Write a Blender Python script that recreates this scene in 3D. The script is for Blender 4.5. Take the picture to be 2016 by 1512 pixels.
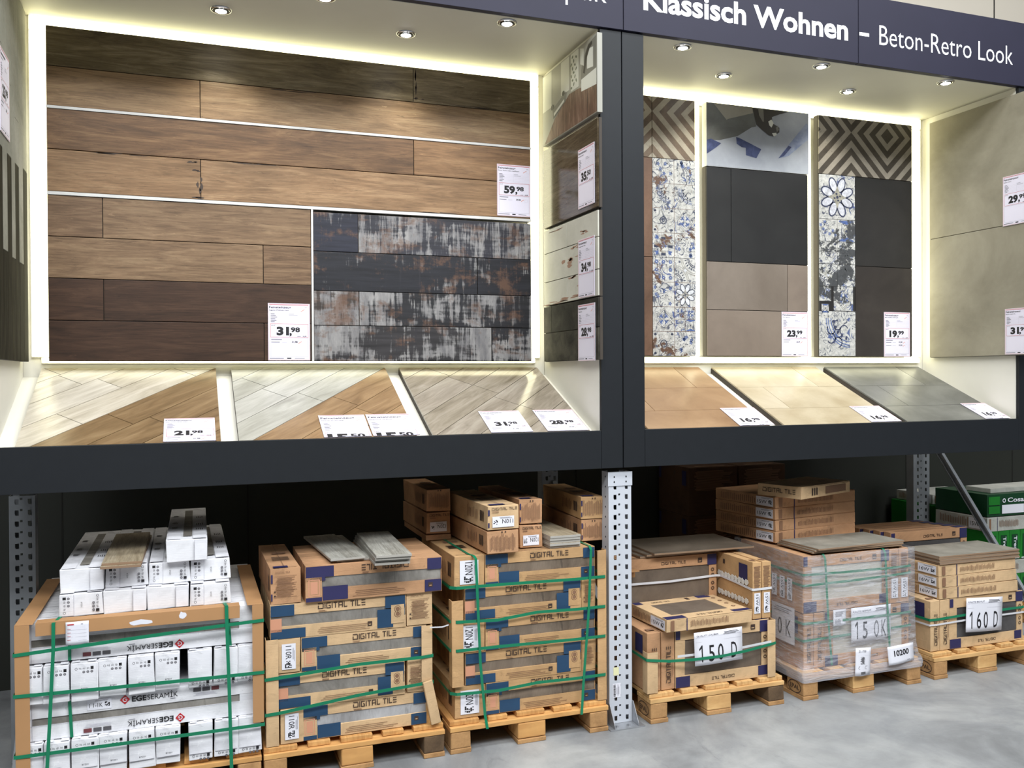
import bpy, math, random
from mathutils import Matrix, Vector
for o in list(bpy.data.objects): bpy.data.objects.remove(o)
SC=bpy.context.scene; COL=SC.collection

# ---------------- camera ----------------
cam=bpy.data.objects.new('camera',bpy.data.cameras.new('camera')); COL.objects.link(cam); SC.camera=cam
_yaw,_pit,_rol=.3476,.009,-.0054
_F=Vector((math.sin(_yaw)*math.cos(_pit),math.cos(_yaw)*math.cos(_pit),-math.sin(_pit)))
_R=Vector((math.cos(_yaw),-math.sin(_yaw),0)); _U=_R.cross(_F)
_R2=_R*math.cos(_rol)+_U*math.sin(_rol); _U2=_R2.cross(_F)
m=Matrix((_R2,_U2,-_F)).transposed().to_4x4(); m.translation=Vector((0,-3.664,1.734)); cam.matrix_world=m
cam.data.sensor_width=36; cam.data.lens=1757.3/2016*36; cam.data.clip_start=.05

# ---------------- world, hall lights, exposure ----------------
w=bpy.data.worlds.new('hall_world'); SC.world=w; w.use_nodes=True
bg=w.node_tree.nodes['Background']; bg.inputs[0].default_value=(.86,.93,1,1); bg.inputs[1].default_value=.05
SC.view_settings.view_transform='Standard'; SC.view_settings.look='None'
SC.view_settings.exposure=0.0; SC.view_settings.gamma=1; SC.view_settings.use_curve_mapping=False
def area(name,loc,rot,sx,sy,power,col):
    l=bpy.data.lights.new(name,'AREA'); l.shape='RECTANGLE'; l.size=sx; l.size_y=sy; l.energy=power; l.color=col
    o=bpy.data.objects.new(name,l); COL.objects.link(o); o.location=loc; o.rotation_euler=rot; return o
# rows of hall luminaires hanging over the aisle, behind and above the camera
area('hall_luminaire',(1.6,-4.2,5.9),(math.radians(32),0,0),9,1.2,560,(.95,.98,1))
area('hall_luminaire',(2.2,-2.0,6.2),(math.radians(14),0,0),9,.9,300,(.95,.98,1))
area('hall_luminaire',(2.0,-6.3,6.4),(math.radians(42),0,0),10,1.2,150,(.95,.98,1))

# ---------------- helpers ----------------
def lin(c):
    r=[]
    for x in c:
        x=x/255; r.append(x/12.92 if x<=.04045 else ((x+.055)/1.055)**2.4)
    return tuple(r)+(1,)
class MB:
    def __init__(s): s.v=[];s.f=[];s.m=[];s.mats=[];s.M=Matrix.Identity(4)
    def slot(s,m):
        if m not in s.mats: s.mats.append(m)
        return s.mats.index(m)
    def add(s,vs,fs,mat):
        n=len(s.v); s.v+=[s.M@Vector(p) for p in vs]; k=s.slot(mat)
        for f in fs: s.f.append([n+i for i in f]); s.m.append(k)
    def box(s,x0,y0,z0,x1,y1,z1,mat,j=0,rnd=None):
        vs=[(x0,y0,z0),(x1,y0,z0),(x1,y1,z0),(x0,y1,z0),(x0,y0,z1),(x1,y0,z1),(x1,y1,z1),(x0,y1,z1)]
        if j: vs=[tuple(c+rnd.uniform(-j,j) for c in p) for p in vs]
        s.add(vs,[(3,2,1,0),(4,5,6,7),(0,1,5,4),(1,2,6,5),(2,3,7,6),(3,0,4,7)],mat)
    def rect(s,x0,y0,x1,y1,w,mat): s.add([(x0,y0,w),(x1,y0,w),(x1,y1,w),(x0,y1,w)],[(0,1,2,3)],mat)
    def poly(s,pts,w,mat): s.add([(p[0],p[1],w) for p in pts],[tuple(range(len(pts)))],mat)
    def prism(s,pts,w0,w1,mat):
        n=len(pts)
        a=sum(pts[i][0]*pts[(i+1)%n][1]-pts[(i+1)%n][0]*pts[i][1] for i in range(n))
        if a<0: pts=pts[::-1]
        vs=[(p[0],p[1],w0) for p in pts]+[(p[0],p[1],w1) for p in pts]
        s.add(vs,[tuple(range(n))[::-1],tuple(range(n,2*n))]+[(i,(i+1)%n,n+(i+1)%n,n+i) for i in range(n)],mat)
    def frame(s,x0,y0,x1,y1,t,w,mat):
        s.rect(x0,y0,x1,y0+t,w,mat); s.rect(x0,y1-t,x1,y1,w,mat); s.rect(x0,y0+t,x0+t,y1-t,w,mat); s.rect(x1-t,y0+t,x1,y1-t,w,mat)
    def line(s,p,q,t,w,mat):
        d=Vector((q[0]-p[0],q[1]-p[1])); 
        if d.length<1e-6: return
        n=Vector((-d.y,d.x)).normalized()*t/2
        s.poly([(p[0]-n.x,p[1]-n.y),(q[0]-n.x,q[1]-n.y),(q[0]+n.x,q[1]+n.y),(p[0]+n.x,p[1]+n.y)],w,mat)
    def disc(s,cx,cy,rx,ry,w,mat,n=16,rot=0):
        c,si=math.cos(rot),math.sin(rot); P=[]
        for i in range(n):
            a=2*math.pi*i/n; x,y=rx*math.cos(a),ry*math.sin(a); P.append((cx+x*c-y*si,cy+x*si+y*c))
        s.poly(P,w,mat)
    def ring(s,cx,cy,r0,r1,w,mat,n=20,a0=0,a1=2*math.pi):
        for i in range(n):
            a=a0+(a1-a0)*i/n; b=a0+(a1-a0)*(i+1)/n
            s.poly([(cx+r0*math.cos(a),cy+r0*math.sin(a)),(cx+r1*math.cos(a),cy+r1*math.sin(a)),(cx+r1*math.cos(b),cy+r1*math.sin(b)),(cx+r0*math.cos(b),cy+r0*math.sin(b))],w,mat)
    def lathe(s,prof,mat,n=28):
        vs=[];fs=[];k=len(prof)
        for i in range(n):
            a=2*math.pi*i/n
            for r,z in prof: vs.append((r*math.cos(a),r*math.sin(a),z))
        for i in range(n):
            for j in range(k-1):
                a=i*k+j;b=((i+1)%n)*k+j; fs.append((a,b,b+1,a+1))
        s.add(vs,fs,mat)
    def text(s,t,x,y,h,w,mat,bold=0,width=None,sx=1,rot=0,flip=False,align='l'):
        vs,fs,x0,x1=glyphs(t,bold)
        k=h/.72; kx=k*sx
        if width: kx=width/(x1-x0)
        W=(x1-x0)*kx; off={'l':0,'c':-W/2,'r':-W}[align]
        P=[((a-x0)*kx+off,b*k) for a,b in vs]
        if flip: P=[(-a,-b) for a,b in P]
        c,si=math.cos(rot),math.sin(rot)
        s.add([(x+a*c-b*si,y+a*si+b*c,w) for a,b in P],fs,mat)
        return W
    def crop(s,v0):
        inv=s.M.inverted(); V=[];F=[]
        for f in s.f:
            P=[inv@Vector(s.v[i]) for i in f]; out=[]
            for i in range(len(P)):
                p,q=P[i-1],P[i]; pi,qi=p.y>=v0,q.y>=v0
                if pi!=qi: t_=(v0-p.y)/(q.y-p.y); out.append(p.lerp(q,t_))
                if qi: out.append(q)
            n=len(V)
            if len(out)>2: V+=[s.M@p for p in out]; F.append(list(range(n,n+len(out))))
            else: F.append(None)
        s.m=[k for k,f in zip(s.m,F) if f]; s.f=[f for f in F if f]; s.v=V
    def build(s,name,parent=None,matrix=None,bevel=0,smooth=False):
        me=bpy.data.meshes.new(name); me.from_pydata([tuple(p) for p in s.v],[],s.f)
        for mt in s.mats: me.materials.append(mt)
        for p,k in zip(me.polygons,s.m): p.material_index=k; p.use_smooth=smooth
        me.update(); return link(name,me,parent,matrix,bevel)
def link(name,me,parent=None,matrix=None,bevel=0):
    o=bpy.data.objects.new(name,me); COL.objects.link(o)
    if parent: o.parent=parent
    if matrix is not None: o.matrix_local=matrix
    if bevel:
        b=o.modifiers.new('bevel','BEVEL'); b.width=bevel; b.segments=2; b.limit_method='ANGLE'
    return o
_G={}
def glyphs(t,bold):
    k=(t,bold)
    if k in _G: return _G[k]
    c=bpy.data.curves.new('t','FONT'); c.body=t; c.size=1; c.offset=bold; c.resolution_u=3; c.fill_mode='FRONT'
    o=bpy.data.objects.new('t',c); COL.objects.link(o)
    bpy.context.view_layer.update()
    me=bpy.data.meshes.new_from_object(o.evaluated_get(bpy.context.evaluated_depsgraph_get()))
    vs=[(v.co.x,v.co.y) for v in me.vertices]; fs=[tuple(p.vertices) for p in me.polygons]
    # keep every face looking towards +w
    F=[]
    for f in fs:
        a=sum(vs[f[i]][0]*vs[f[(i+1)%len(f)]][1]-vs[f[(i+1)%len(f)]][0]*vs[f[i]][1] for i in range(len(f)))
        F.append(f if a>0 else f[::-1])
    bpy.data.objects.remove(o); bpy.data.curves.remove(c); bpy.data.meshes.remove(me)
    xs=[v[0] for v in vs] or [0,1]
    _G[k]=(vs,F,min(xs),max(xs)); return _G[k]
def face(o,u,v):
    u=Vector(u).normalized(); v=Vector(v).normalized(); n=u.cross(v)
    m=Matrix((u,v,n)).transposed().to_4x4(); m.translation=Vector(o); return m
def front(x,y,z): return face((x,y,z),(1,0,0),(0,0,1))
def T(x,y,z,rz=0,rx=0,ry=0): return Matrix.Translation((x,y,z))@Matrix.Rotation(rz,4,'Z')@Matrix.Rotation(ry,4,'Y')@Matrix.Rotation(rx,4,'X')
def tag(o,label,cat,group=None):
    o['label']=label; o['category']=cat; o['kind']='thing'
    if group: o['group']=group
    return o
def thing(name,label,cat,matrix=None,group=None):
    o=bpy.data.objects.new(name,None); COL.objects.link(o); o.empty_display_size=.05
    if matrix is not None: o.matrix_world=matrix
    return tag(o,label,cat,group)
def struct(o): o['kind']='structure'; return o

# ---------------- materials ----------------
class NT:
    def __init__(s,name):
        s.m=bpy.data.materials.new(name); s.m.use_nodes=True; s.t=s.m.node_tree; s.b=s.t.nodes['Principled BSDF']
        s.out=s.t.nodes['Material Output']
    def n(s,typ,**k):
        nd=s.t.nodes.new(typ)
        for a,b in k.items(): setattr(nd,a,b)
        return nd
    def l(s,a,b): s.t.links.new(a,b)
    def coord(s,scale=(1,1,1),loc=(0,0,0),rot=(0,0,0),src='Object'):
        c=s.n('ShaderNodeTexCoord'); mp=s.n('ShaderNodeMapping'); s.l(c.outputs[src],mp.inputs[0])
        mp.inputs['Scale'].default_value=scale; mp.inputs['Location'].default_value=loc; mp.inputs['Rotation'].default_value=rot
        return mp.outputs[0]
    def noise(s,v,scale,detail=4,rough=.5,dist=0):
        t=s.n('ShaderNodeTexNoise'); s.l(v,t.inputs['Vector']); t.inputs['Scale'].default_value=scale
        t.inputs['Detail'].default_value=detail; t.inputs['Roughness'].default_value=rough; t.inputs['Distortion'].default_value=dist
        return t.outputs['Fac']
    def ramp(s,f,stops,interp='LINEAR'):
        r=s.n('ShaderNodeValToRGB'); s.l(f,r.inputs[0]); e=r.color_ramp.elements; r.color_ramp.interpolation=interp
        while len(e)<len(stops): e.new(.5)
        for el,(p,c) in zip(e,stops): el.position=p; el.color=c if len(c)==4 else lin(c)
        return r.outputs[0]
    def mix(s,f,a,b,typ='MIX'):
        x=s.n('ShaderNodeMix',data_type='RGBA',blend_type=typ)
        for i,val in ((0,f),(6,a),(7,b)):
            if isinstance(val,(int,float)): x.inputs[i].default_value=val
            elif isinstance(val,tuple): x.inputs[i].default_value=val if len(val)==4 else lin(val)
            else: s.l(val,x.inputs[i])
        return x.outputs[2]
    def math(s,op,a,b=0,c=0):
        x=s.n('ShaderNodeMath',operation=op)
        for i,val in enumerate((a,b,c)):
            if isinstance(val,(int,float)): x.inputs[i].default_value=val
            else: s.l(val,x.inputs[i])
        return x.outputs[0]
    def sep(s,v):
        x=s.n('ShaderNodeSeparateXYZ'); s.l(v,x.inputs[0]); return x.outputs
    def bump(s,h,st=.2,d=.002):
        b=s.n('ShaderNodeBump'); b.inputs['Strength'].default_value=st; b.inputs['Distance'].default_value=d; s.l(h,b.inputs['Height']); s.l(b.outputs[0],s.b.inputs['Normal'])
    def done(s,col=None,rough=.6,metal=0,spec=.5):
        if col is not None:
            if isinstance(col,tuple): s.b.inputs['Base Color'].default_value=col if len(col)==4 else lin(col)
            else: s.l(col,s.b.inputs['Base Color'])
        s.b.inputs['Roughness'].default_value=rough; s.b.inputs['Metallic'].default_value=metal
        s.b.inputs['Specular IOR Level'].default_value=spec
        return s.m
def plain(name,c,rough=.6,metal=0,var=.06,sc=9,spec=.5):
    t=NT(name); n=t.noise(t.coord(),sc,3)
    c=lin(c); d=tuple(x*(1-var*2) for x in c[:3])+(1,); h=tuple(min(1,x*(1+var)) for x in c[:3])+(1,)
    return t.done(t.ramp(n,[(.3,d),(.7,h)]),rough,metal,spec)
def flat(name,c,rough=.6): return NT(name).done(c,rough)
def emit(name,c,st):
    t=NT(name); t.b.inputs['Emission Color'].default_value=tuple(c)+(1,); t.b.inputs['Emission Strength'].default_value=st
    return t.done((240,240,235),.4)
def wood(name,dark,mid,light,seed=0,axis='x',grain=1,rough=.5,blot=.5,knots=0,spec=.35):
    t=NT(name); X=axis=='x'
    def st(a,b,loc,rot=(0,0,0)): return t.coord((a,b,1) if X else (b,a,1),loc,rot)
    n=t.noise(st(1.1,9,(seed*3.7,seed*1.3,seed)),2.2*grain,8,.68,1.1)
    base=t.ramp(n,[(.28,dark),(.5,mid),(.72,light)])
    f=t.noise(st(3,70,(seed,seed*2,0)),2.5,5,.7)
    c=t.mix(.75,base,t.ramp(f,[(.32,(.50,.48,.46,1)),(.52,(1,1,1,1)),(.75,(1.12,1.1,1.08,1))]),'MULTIPLY')
    g=t.noise(st(7,42,(seed*9,seed,2)),2.0,6,.8,.8)                       # short dark pores and scratches
    c=t.mix(t.ramp(g,[(.60,(0,0,0,1)),(.68,(.55,.55,.55,1))]),c,tuple(int(x*.55) for x in dark))
    g2=t.noise(st(5,30,(seed*4,seed*3,5)),2.0,5,.75,.8)                    # pale rubbed spots
    c=t.mix(t.ramp(g2,[(.62,(0,0,0,1)),(.70,(.4,.4,.4,1))]),c,tuple(min(255,int(x*1.18)) for x in light))
    b=t.noise(st(1.6,2.6,(seed*5,0,seed)),1.6,4,.6)
    c=t.mix(blot,c,t.ramp(b,[(.33,(.58,.56,.53,1)),(.62,(1.12,1.1,1.07,1))]),'MULTIPLY')
    if knots:
        k=t.noise(st(4,9,(seed*2,seed,3)),1.7,7,.75,1.6)
        kk=t.ramp(k,[(.63,(0,0,0,1)),(.70,(1,1,1,1))]); c=t.mix(t.math('MULTIPLY',kk,knots),c,(50,44,38))
    t.bump(f,.08,.001)
    return t.done(c,rough,0,spec)
def stone(name,dark,light,seed=0,sc=3,rough=.42,fine=.25,spec=.4):
    t=NT(name); n=t.noise(t.coord((1,1,1),(seed*2.1,seed,seed)),sc,6,.6,.5); c=t.ramp(n,[(.3,dark),(.7,light)])
    g=t.noise(t.coord((1,1,1),(seed,5,1)),sc*14,4,.7); c=t.mix(fine,c,t.ramp(g,[(.3,(.6,.6,.6,1)),(.7,(1.15,1.15,1.15,1))]),'MULTIPLY')
    return t.done(c,rough,0,spec)
def distressed(name,base,seed,amt_white=.5,amt_rust=.5,axis='x'):
    """brushed paint over rust and dark wood: fine upright brush marks gathered in soft patches"""
    t=NT(name)
    big=t.noise(t.coord((1.6,3,1),(seed*5,seed,3)),1.6,4,.6,.8)                # where paint is left
    up=t.noise(t.coord((26,1.8,1),(seed*3,seed,0)),1.7,8,.72,.5)               # upright brush marks
    gr=t.noise(t.coord((2,26,1),(seed,seed*2,1)),2.2,5,.6)                    # faint grain along the plank
    m=t.math('ADD',t.math('ADD',t.math('MULTIPLY',big,.44),t.math('MULTIPLY',up,.46)),t.math('MULTIPLY',gr,.12))
    c=t.ramp(gr,[(.3,tuple(int(x*.7) for x in base)),(.7,tuple(int(x*1.1) for x in base))])
    rn=t.noise(t.coord((3,5,1),(seed*7,1,2)),2.2,7,.70,.2)
    rs=t.math('ADD',t.math('MULTIPLY',rn,.72),t.math('MULTIPLY',up,.28))
    th=.60-.15*amt_white
    wm=t.ramp(m,[(th,(0,0,0,1)),(th+.05,(1,1,1,1))])
    wc=t.ramp(t.noise(t.coord((9,2,1),(seed,2,0)),2,5,.7),[(.3,(98,97,100)),(.7,(160,158,156))])
    c=t.mix(t.math('MULTIPLY',wm,.9),c,wc)
    r=t.ramp(rs,[(.57-.09*amt_rust,(0,0,0,1)),(.66-.09*amt_rust,(1,1,1,1))])
    c=t.mix(t.math('MULTIPLY',r,.72),c,(100,74,58))
    r2=t.ramp(t.noise(t.coord((30,2.2,1),(seed*2,5,0)),1.8,6,.7,.3),[(.60,(0,0,0,1)),(.66,(1,1,1,1))])
    c=t.mix(t.math('MULTIPLY',r2,.6),c,(44,44,50))
    t.bump(gr,.1,.001)
    return t.done(c,.5,0,.35)
def card(name,c,seed=0,rough=.8):
    t=NT(name); a=t.noise(t.coord((1,1,1),(seed,seed,seed)),4,6,.65,.6); b=t.noise(t.coord((3,3,160),(seed,0,0)),1.5,2)
    c=lin(c); col=t.ramp(a,[(.25,tuple(x*.70 for x in c[:3])+(1,)),(.5,c),(.75,tuple(min(1,x*1.22) for x in c[:3])+(1,))])
    st=t.noise(t.coord((1,1,2.5),(seed*3,2,0)),11,6,.72,.8); col=t.mix(t.ramp(st,[(.57,(0,0,0,1)),(.72,(.55,.55,.55,1))]),col,tuple(x*.5 for x in c[:3])+(1,))
    sc=t.noise(t.coord((1,1,1),(1,seed,4)),23,5,.75,.4); col=t.mix(t.ramp(sc,[(.62,(0,0,0,1)),(.70,(.45,.45,.45,1))]),col,tuple(min(1,x*1.5) for x in c[:3])+(1,))
    t.bump(t.math('ADD',a,t.math('MULTIPLY',b,.3)),.45,.004)
    return t.done(col,rough,0,.25)
# ---------------- shared materials ----------------
M_anth=plain('anthracite_laminate',(27,30,34),.55,0,.03,20,.3)
M_navy=plain('header_blue_grey',(36,35,52),.6,0,.03,6,.3)
M_white=plain('niche_white',(226,223,212),.6,0,.02,4)
M_ceil=plain('niche_ceiling',(205,202,186),.6,0,.02,3)
M_letter=flat('letter_white',(240,240,242),.6)
M_led=emit('led_diffuser',(1,.95,.60),4.4)
M_lamp=emit('spot_lamp_glass',(.95,.97,1),60)
M_chrome=flat('brushed_chrome',(200,200,202),.25); M_chrome.node_tree.nodes['Principled BSDF'].inputs['Metallic'].default_value=1
M_dark=flat('spot_inner_black',(20,20,20),.5)
M_paper=plain('sign_paper',(226,222,236),.45,0,.02,5)
M_red=flat('sign_red',(186,70,74),.6); M_ink=flat('ink_black',(26,24,28),.6); M_grey=flat('ink_grey',(120,118,128),.6)
M_lgrey=flat('ink_light_grey',(176,174,186),.6); M_orange=flat('pencil_orange',(214,150,132),.6)
M_grout=flat('grout_dark',(58,50,42),.8); M_wgap=plain('white_profile',(206,205,202),.5)
M_board=plain('panel_board',(60,52,44),.7)

# ---------------- floor, walls ----------------
t=NT('concrete_floor'); a=t.noise(t.coord((1,1,1)),1.1,8,.62,1.0); b=t.noise(t.coord((1,1,1),(4,2,0)),7,6,.7,.4)
c=t.ramp(a,[(.28,(108,110,112)),(.5,(142,144,146)),(.7,(172,173,172))]); c=t.mix(.5,c,t.ramp(b,[(.3,(.7,.7,.7,1)),(.7,(1.12,1.12,1.12,1))]),'MULTIPLY')
s=t.noise(t.coord((2.2,.5,1),(1,1,0),(0,0,.7)),2.4,6,.75,1.5); c=t.mix(t.ramp(s,[(.6,(0,0,0,1)),(.72,(.45,.45,.45,1))]),c,(92,94,96))
t.bump(b,.06,.002); M_floor=t.done(c,.5)
mb=MB(); mb.box(-7,-12,-.1,12,3,0,M_floor); struct(mb.build('floor'))
M_cream=plain('wall_cream',(214,205,190),.7,0,.02,1); M_rear=plain('rear_panel_dark',(40,42,36),.7,0,.05,2); M_joint=flat('joint_dark',(30,30,26),.8)
mb=MB(); mb.box(-7,2.04,1.30,12,2.2,7,M_cream)
for x in (-3.2,-1.4,.3,2.1,4.58,6.4,8.2): mb.box(x-.004,2.035,1.3,x+.004,2.041,7,M_joint)
mb.box(-7,2.035,4.6,12,2.041,4.608,M_joint)
struct(mb.build('wall_back'))
mb=MB(); mb.box(-7,1.95,0,12,2.03,1.30,M_rear)
for x in (-.68,.33,1.4,2.5,3.63,5.37,6.5): mb.box(x-.004,1.945,0,x+.004,1.952,1.3,M_joint)
struct(mb.build('wall_rear_lower'))

# ---------------- display cabinets ----------------
ZH,ZF,ZT=3.304,1.312,1.487; YB=.686
SL=.45; ANG=math.atan(SL)
def slope(u,y,off=0):   # matrix with u=+x, v=up the slope, origin on the visible surface
    return face((u,y,1.4725+SL*y),(1,0,0),(0,math.cos(ANG),math.sin(ANG)))@Matrix.Translation((0,0,off))
def cabinet(label,xa,xb,pa,pb,matp):
    r=thing('display_cabinet',label,'display cabinet',T(xa,0,ZF)); I=T(-xa,0,-ZF)
    def P(name,fn,bev=.0015):
        mb=MB(); mb.M=Matrix.Identity(4); fn(mb); mb.build(name,r,I,bevel=bev)
    P('ceiling_panel',lambda m:m.box(pa[0],.022,ZH,pb[1],YB+.02,ZH+.02,M_ceil))
    P('back_panel',lambda m:m.box(xa,YB,1.72,xb,YB+.02,ZH,M_white))
    P('side_panel',lambda m:m.box(xa-.02,.022,ZF+.05,xa,YB,ZH,M_white))
    P('side_panel',lambda m:m.box(xb,.022,ZF+.05,xb+.02,YB,ZH,M_white))
    P('front_post',lambda m:m.box(pa[0]+.001,0,ZF,pa[1],.02,ZH-.003,M_anth))
    P('front_post',lambda m:m.box(pb[0],0,ZF,pb[1]-.001,.02,ZH-.003,M_anth))
    P('fascia_board',lambda m:m.box(pa[1]+.001,0,ZF,pb[0]-.001,.02,ZT-.003,M_anth))
    P('bottom_panel',lambda m:m.box(xa-.02,.022,ZF+.01,xb+.02,YB+.02,ZF+.03,M_anth))
    L=.70
    mb=MB(); mb.M=slope(xa,.024); mb.box(0,0,-.055,xb-xa,L,-.035,M_white); mb.build('sloped_shelf',r,I)
    return r
cabinet('left dark grey display cabinet holding the wood look tile boards',-.672,1.757,(-.80,-.673),(1.758,1.866),0)
cabinet('right dark grey display cabinet holding the patterned and concrete look boards',1.980,4.292,(1.869,1.979),(4.293,4.42),0)

# header sign boards
def header(label,xa,xb,texts):
    r=thing('header_board',label,'sign',T(xa,0,ZH))
    mb=MB(); mb.box(.001,-.012,.0,xb-xa-.001,.019,.345,M_navy); mb.build('board',r,bevel=.001)
    mb=MB(); mb.M=front(0,-.0125,0)
    for s,x0,x1,bold,dash in texts:
        if dash: mb.rect(x0-xa,.140,x1-xa,.157,.0005,M_letter)
        elif bold: mb.text(s,x0-xa,.108,.103,.0005,M_letter,bold=.028,width=x1-x0)
        else: mb.text(s,x0-xa,.108,.106,.0005,M_letter,bold=-.006,width=x1-x0)
    if texts: mb.build('lettering',r)
header('blue grey header board above the wood look bay, lettering cut at the frame top',-.9,1.870,[('Holz-Optik',1.17,1.786,0,0)])
header('blue grey header board reading Klassisch Wohnen in bold white',1.872,3.192,[('Klassisch Wohnen',1.973,3.128,1,0)])
header('blue grey header board reading Beton-Retro Look in thin white',3.194,4.9,[('-',3.198,3.259,0,1),('Beton-Retro Look',3.324,4.232,0,0)])

# LED strips
def led(label,x0,z0,x1,z1):
    r=thing('led_strip',label,'light strip',T(x0,YB,z0),'LED strips round the sample boards')
    mb=MB(); mb.box(0,-.010,0,x1-x0,-.0005,z1-z0,M_wgap); mb.build('channel',r)
    mb=MB(); mb.box(.004,-.022,.004,x1-x0-.004,-.0105,z1-z0-.004,M_led); mb.build('diffuser',r)
led('long glowing strip along the top of the left bay',-.638,3.238,1.726,3.3025)
led('upright glowing strip at the far left of the left bay',-.638,1.826,-.564,3.237)
led('upright glowing strip beside the room photo panel',1.662,1.826,1.726,3.237)
led('thin glowing line under the brown wall boards in the left bay',-.60,1.799,1.70,1.825)
led('glowing strip along the top of the right bay',1.985,3.238,4.26,3.3025)
led('upright glowing strip right of the leftmost patchwork board',2.626,1.836,2.688,3.237)
led('upright glowing strip between the black and beige board and the patchwork board',3.372,1.836,3.440,3.237)
led('upright glowing strip in the rear corner of the right bay',4.135,1.836,4.258,3.237)
led('glowing line along the bottom of the right bay wall boards',1.99,1.799,4.25,1.835)

# recessed spots
SPOTS=[(.143,.35,'recessed spot nearest the left end of the wood bay ceiling, rear row'),(.544,.08,'recessed spot at the top frame edge over the left bay'),(.949,.355,'bright recessed spot in the middle of the left bay ceiling'),
(1.342,.08,'recessed spot near the front right corner of the left bay ceiling'),(2.234,.08,'recessed spot nearest the centre posts in the right bay, front row'),(2.648,.365,'rear row recessed spot above the photo poster in the right bay'),
(3.04,.08,'middle recessed spot of the right bay front row'),(3.45,.365,'rear row recessed spot above the striped board in the right bay'),(3.845,.07,'rightmost recessed spot in the right bay ceiling')]
for x,y,lab in SPOTS:
    r=thing('recessed_spotlight',lab,'spotlight',T(x,y,ZH),'recessed ceiling spotlights')
    mb=MB(); mb.lathe([(.030,.0),(.031,-.004),(.036,-.007),(.042,-.006),(.045,-.001),(.045,0)],M_chrome); mb.build('trim_ring',r,smooth=True)
    mb=MB(); mb.lathe([(.034,-.001),(.031,-.006),(.027,-.007),(.026,-.003)],M_dark); mb.lathe([(.026,-.0035),(.024,-.008),(0.0235,-.009)],M_chrome); mb.build('gimbal',r,smooth=True)
    mb=MB(); mb.lathe([(.0235,-.0085),(.014,-.012),(.0002,-.013)],M_lamp,20); mb.build('lamp',r,smooth=True)
    l=bpy.data.lights.new('spot_beam','SPOT'); l.energy=12; l.spot_size=math.radians(100); l.spot_blend=.9; l.shadow_soft_size=.02; l.color=(1,.97,.88)
    o=bpy.data.objects.new('spot_beam',l); COL.objects.link(o); o.location=(x,y,ZH-.03); o.rotation_euler=(math.radians(12),0,0)

# ---------------- price signs ----------------
def price_sign(mat,euro,cent,sub,label,old=None,size=(.19,.265),rows=1,lower=True,title='Feinsteinzeug',cut=0,big=1):
    W,H=size; mb=MB()
    mb.box(0,0,0,W,H,.0025,M_paper); q=.0028; k=W/.19; h=H/.265
    mb.frame(.002,.002,W-.002,H-.002,.0012,q,M_orange)
    mb.rect(.006*k,H-.008,W-.006*k,H-.0055,q,M_red)
    mb.text(title,.006*k,H-.0235*h,.0105*h,q,M_ink,bold=.02,width=.098*k*big)
    mb.text(sub,.006*k,H-.0345*h,.0055*h,q,M_ink,bold=.012,width=min(.12,.0046*len(sub))*k*big)
    mb.frame(W-.022*k,H-.041*h,W-.006*k,H-.022*h,.0006,q,M_lgrey); mb.text('Fach',W-.023*k,H-.019*h,.004*h,q,M_ink)
    mb.line((W-.042*k,H-.038*h),(W-.024*k,H-.027*h),.003,q,M_orange)
    z=H-.046*h
    for i in range(6):
        mb.rect(.012*k,z-i*.0073*h-.005*h,(.030+.014*((i*7)%5)/5)*k,z-i*.0073*h-.002*h,q,M_grey)
        mb.rect(.012*k,z-i*.0073*h-.0068*h,W-.008*k,z-i*.0073*h-.0064*h,q,M_lgrey)
    mb.rect(.092*k,z-.043*h,.0926*k,z,q,M_lgrey)
    mb.rect(.095*k,z-.0045*h,.118*k,z-.0015*h,q,M_lgrey); mb.rect(.095*k,z-.0115*h,.134*k,z-.009*h,q,M_lgrey)
    b1=H-.095*h; b0=H-.158*h
    mb.frame(.010*k,b0,W-.007*k,b1,.0014,q,M_red)
    mb.text('pro m²',.015*k,b1-.009*h,.0045*h,q,M_ink,bold=.02)
    x=(.038 if big==1 else .014)*k; hh=.036*h; wd=.019*k*big*len(euro)-(.004*k if '1' in euro else 0)
    mb.text(euro,x,b0+.012*h,hh,q,M_ink,bold=.055,width=wd*1.66)
    x2=x+wd*1.66+.002
    mb.text(',',x2,b0+.013*h,hh*.9,q,M_ink,bold=.05)
    mb.text(cent,x2+.006*k,b0+.026*h,.021*h,q,M_ink,bold=.042,width=.042*k*big)
    if old: mb.text(old,W-.033*k,b0+.003*h,.0055*h,q,M_ink,bold=.03)
    mb.rect(W-.058*k,b0+.004*h,W-.042*k,b0+.0065*h,q,M_grey)
    if lower:
        mb.rect(.014*k,b0-.012*h,.062*k,b0-.008*h,q,M_grey)
        for r_ in range(rows):
            y=b0-(.024+.018*r_)*h
            mb.rect(.014*k,y,.052*k,y+.003*h,q,M_grey); mb.rect(.062*k,y,.085*k,y+.0015*h,q,M_lgrey)
            mb.text(euro+','+cent,.107*k,y-.001,.0085*h,q,M_ink,bold=.03,width=.026*k)
            mb.line((.136*k,y-.004),(.152*k,y+.005),.003,q,M_orange); mb.frame(.156*k,y-.008*h,.172*k,y+.006*h,.0006,q,M_lgrey)
    mb.frame(.011*k,.017*h,W-.008*k,b0-.003*h,.0012,q,M_lgrey)
    mb.rect(.006*k,.008*h,.07*k,.0115*h,q,M_grey); mb.rect(.085*k,.007*h,.104*k,.0125*h,q,M_ink); mb.rect(.12*k,.009*h,.165*k,.0115*h,q,M_grey)
    if cut>0: mb.crop(cut)
    o=mb.build('price_sign',None,mat); return tag(o,label,'price sign','price signs on the tile boards')

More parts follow.
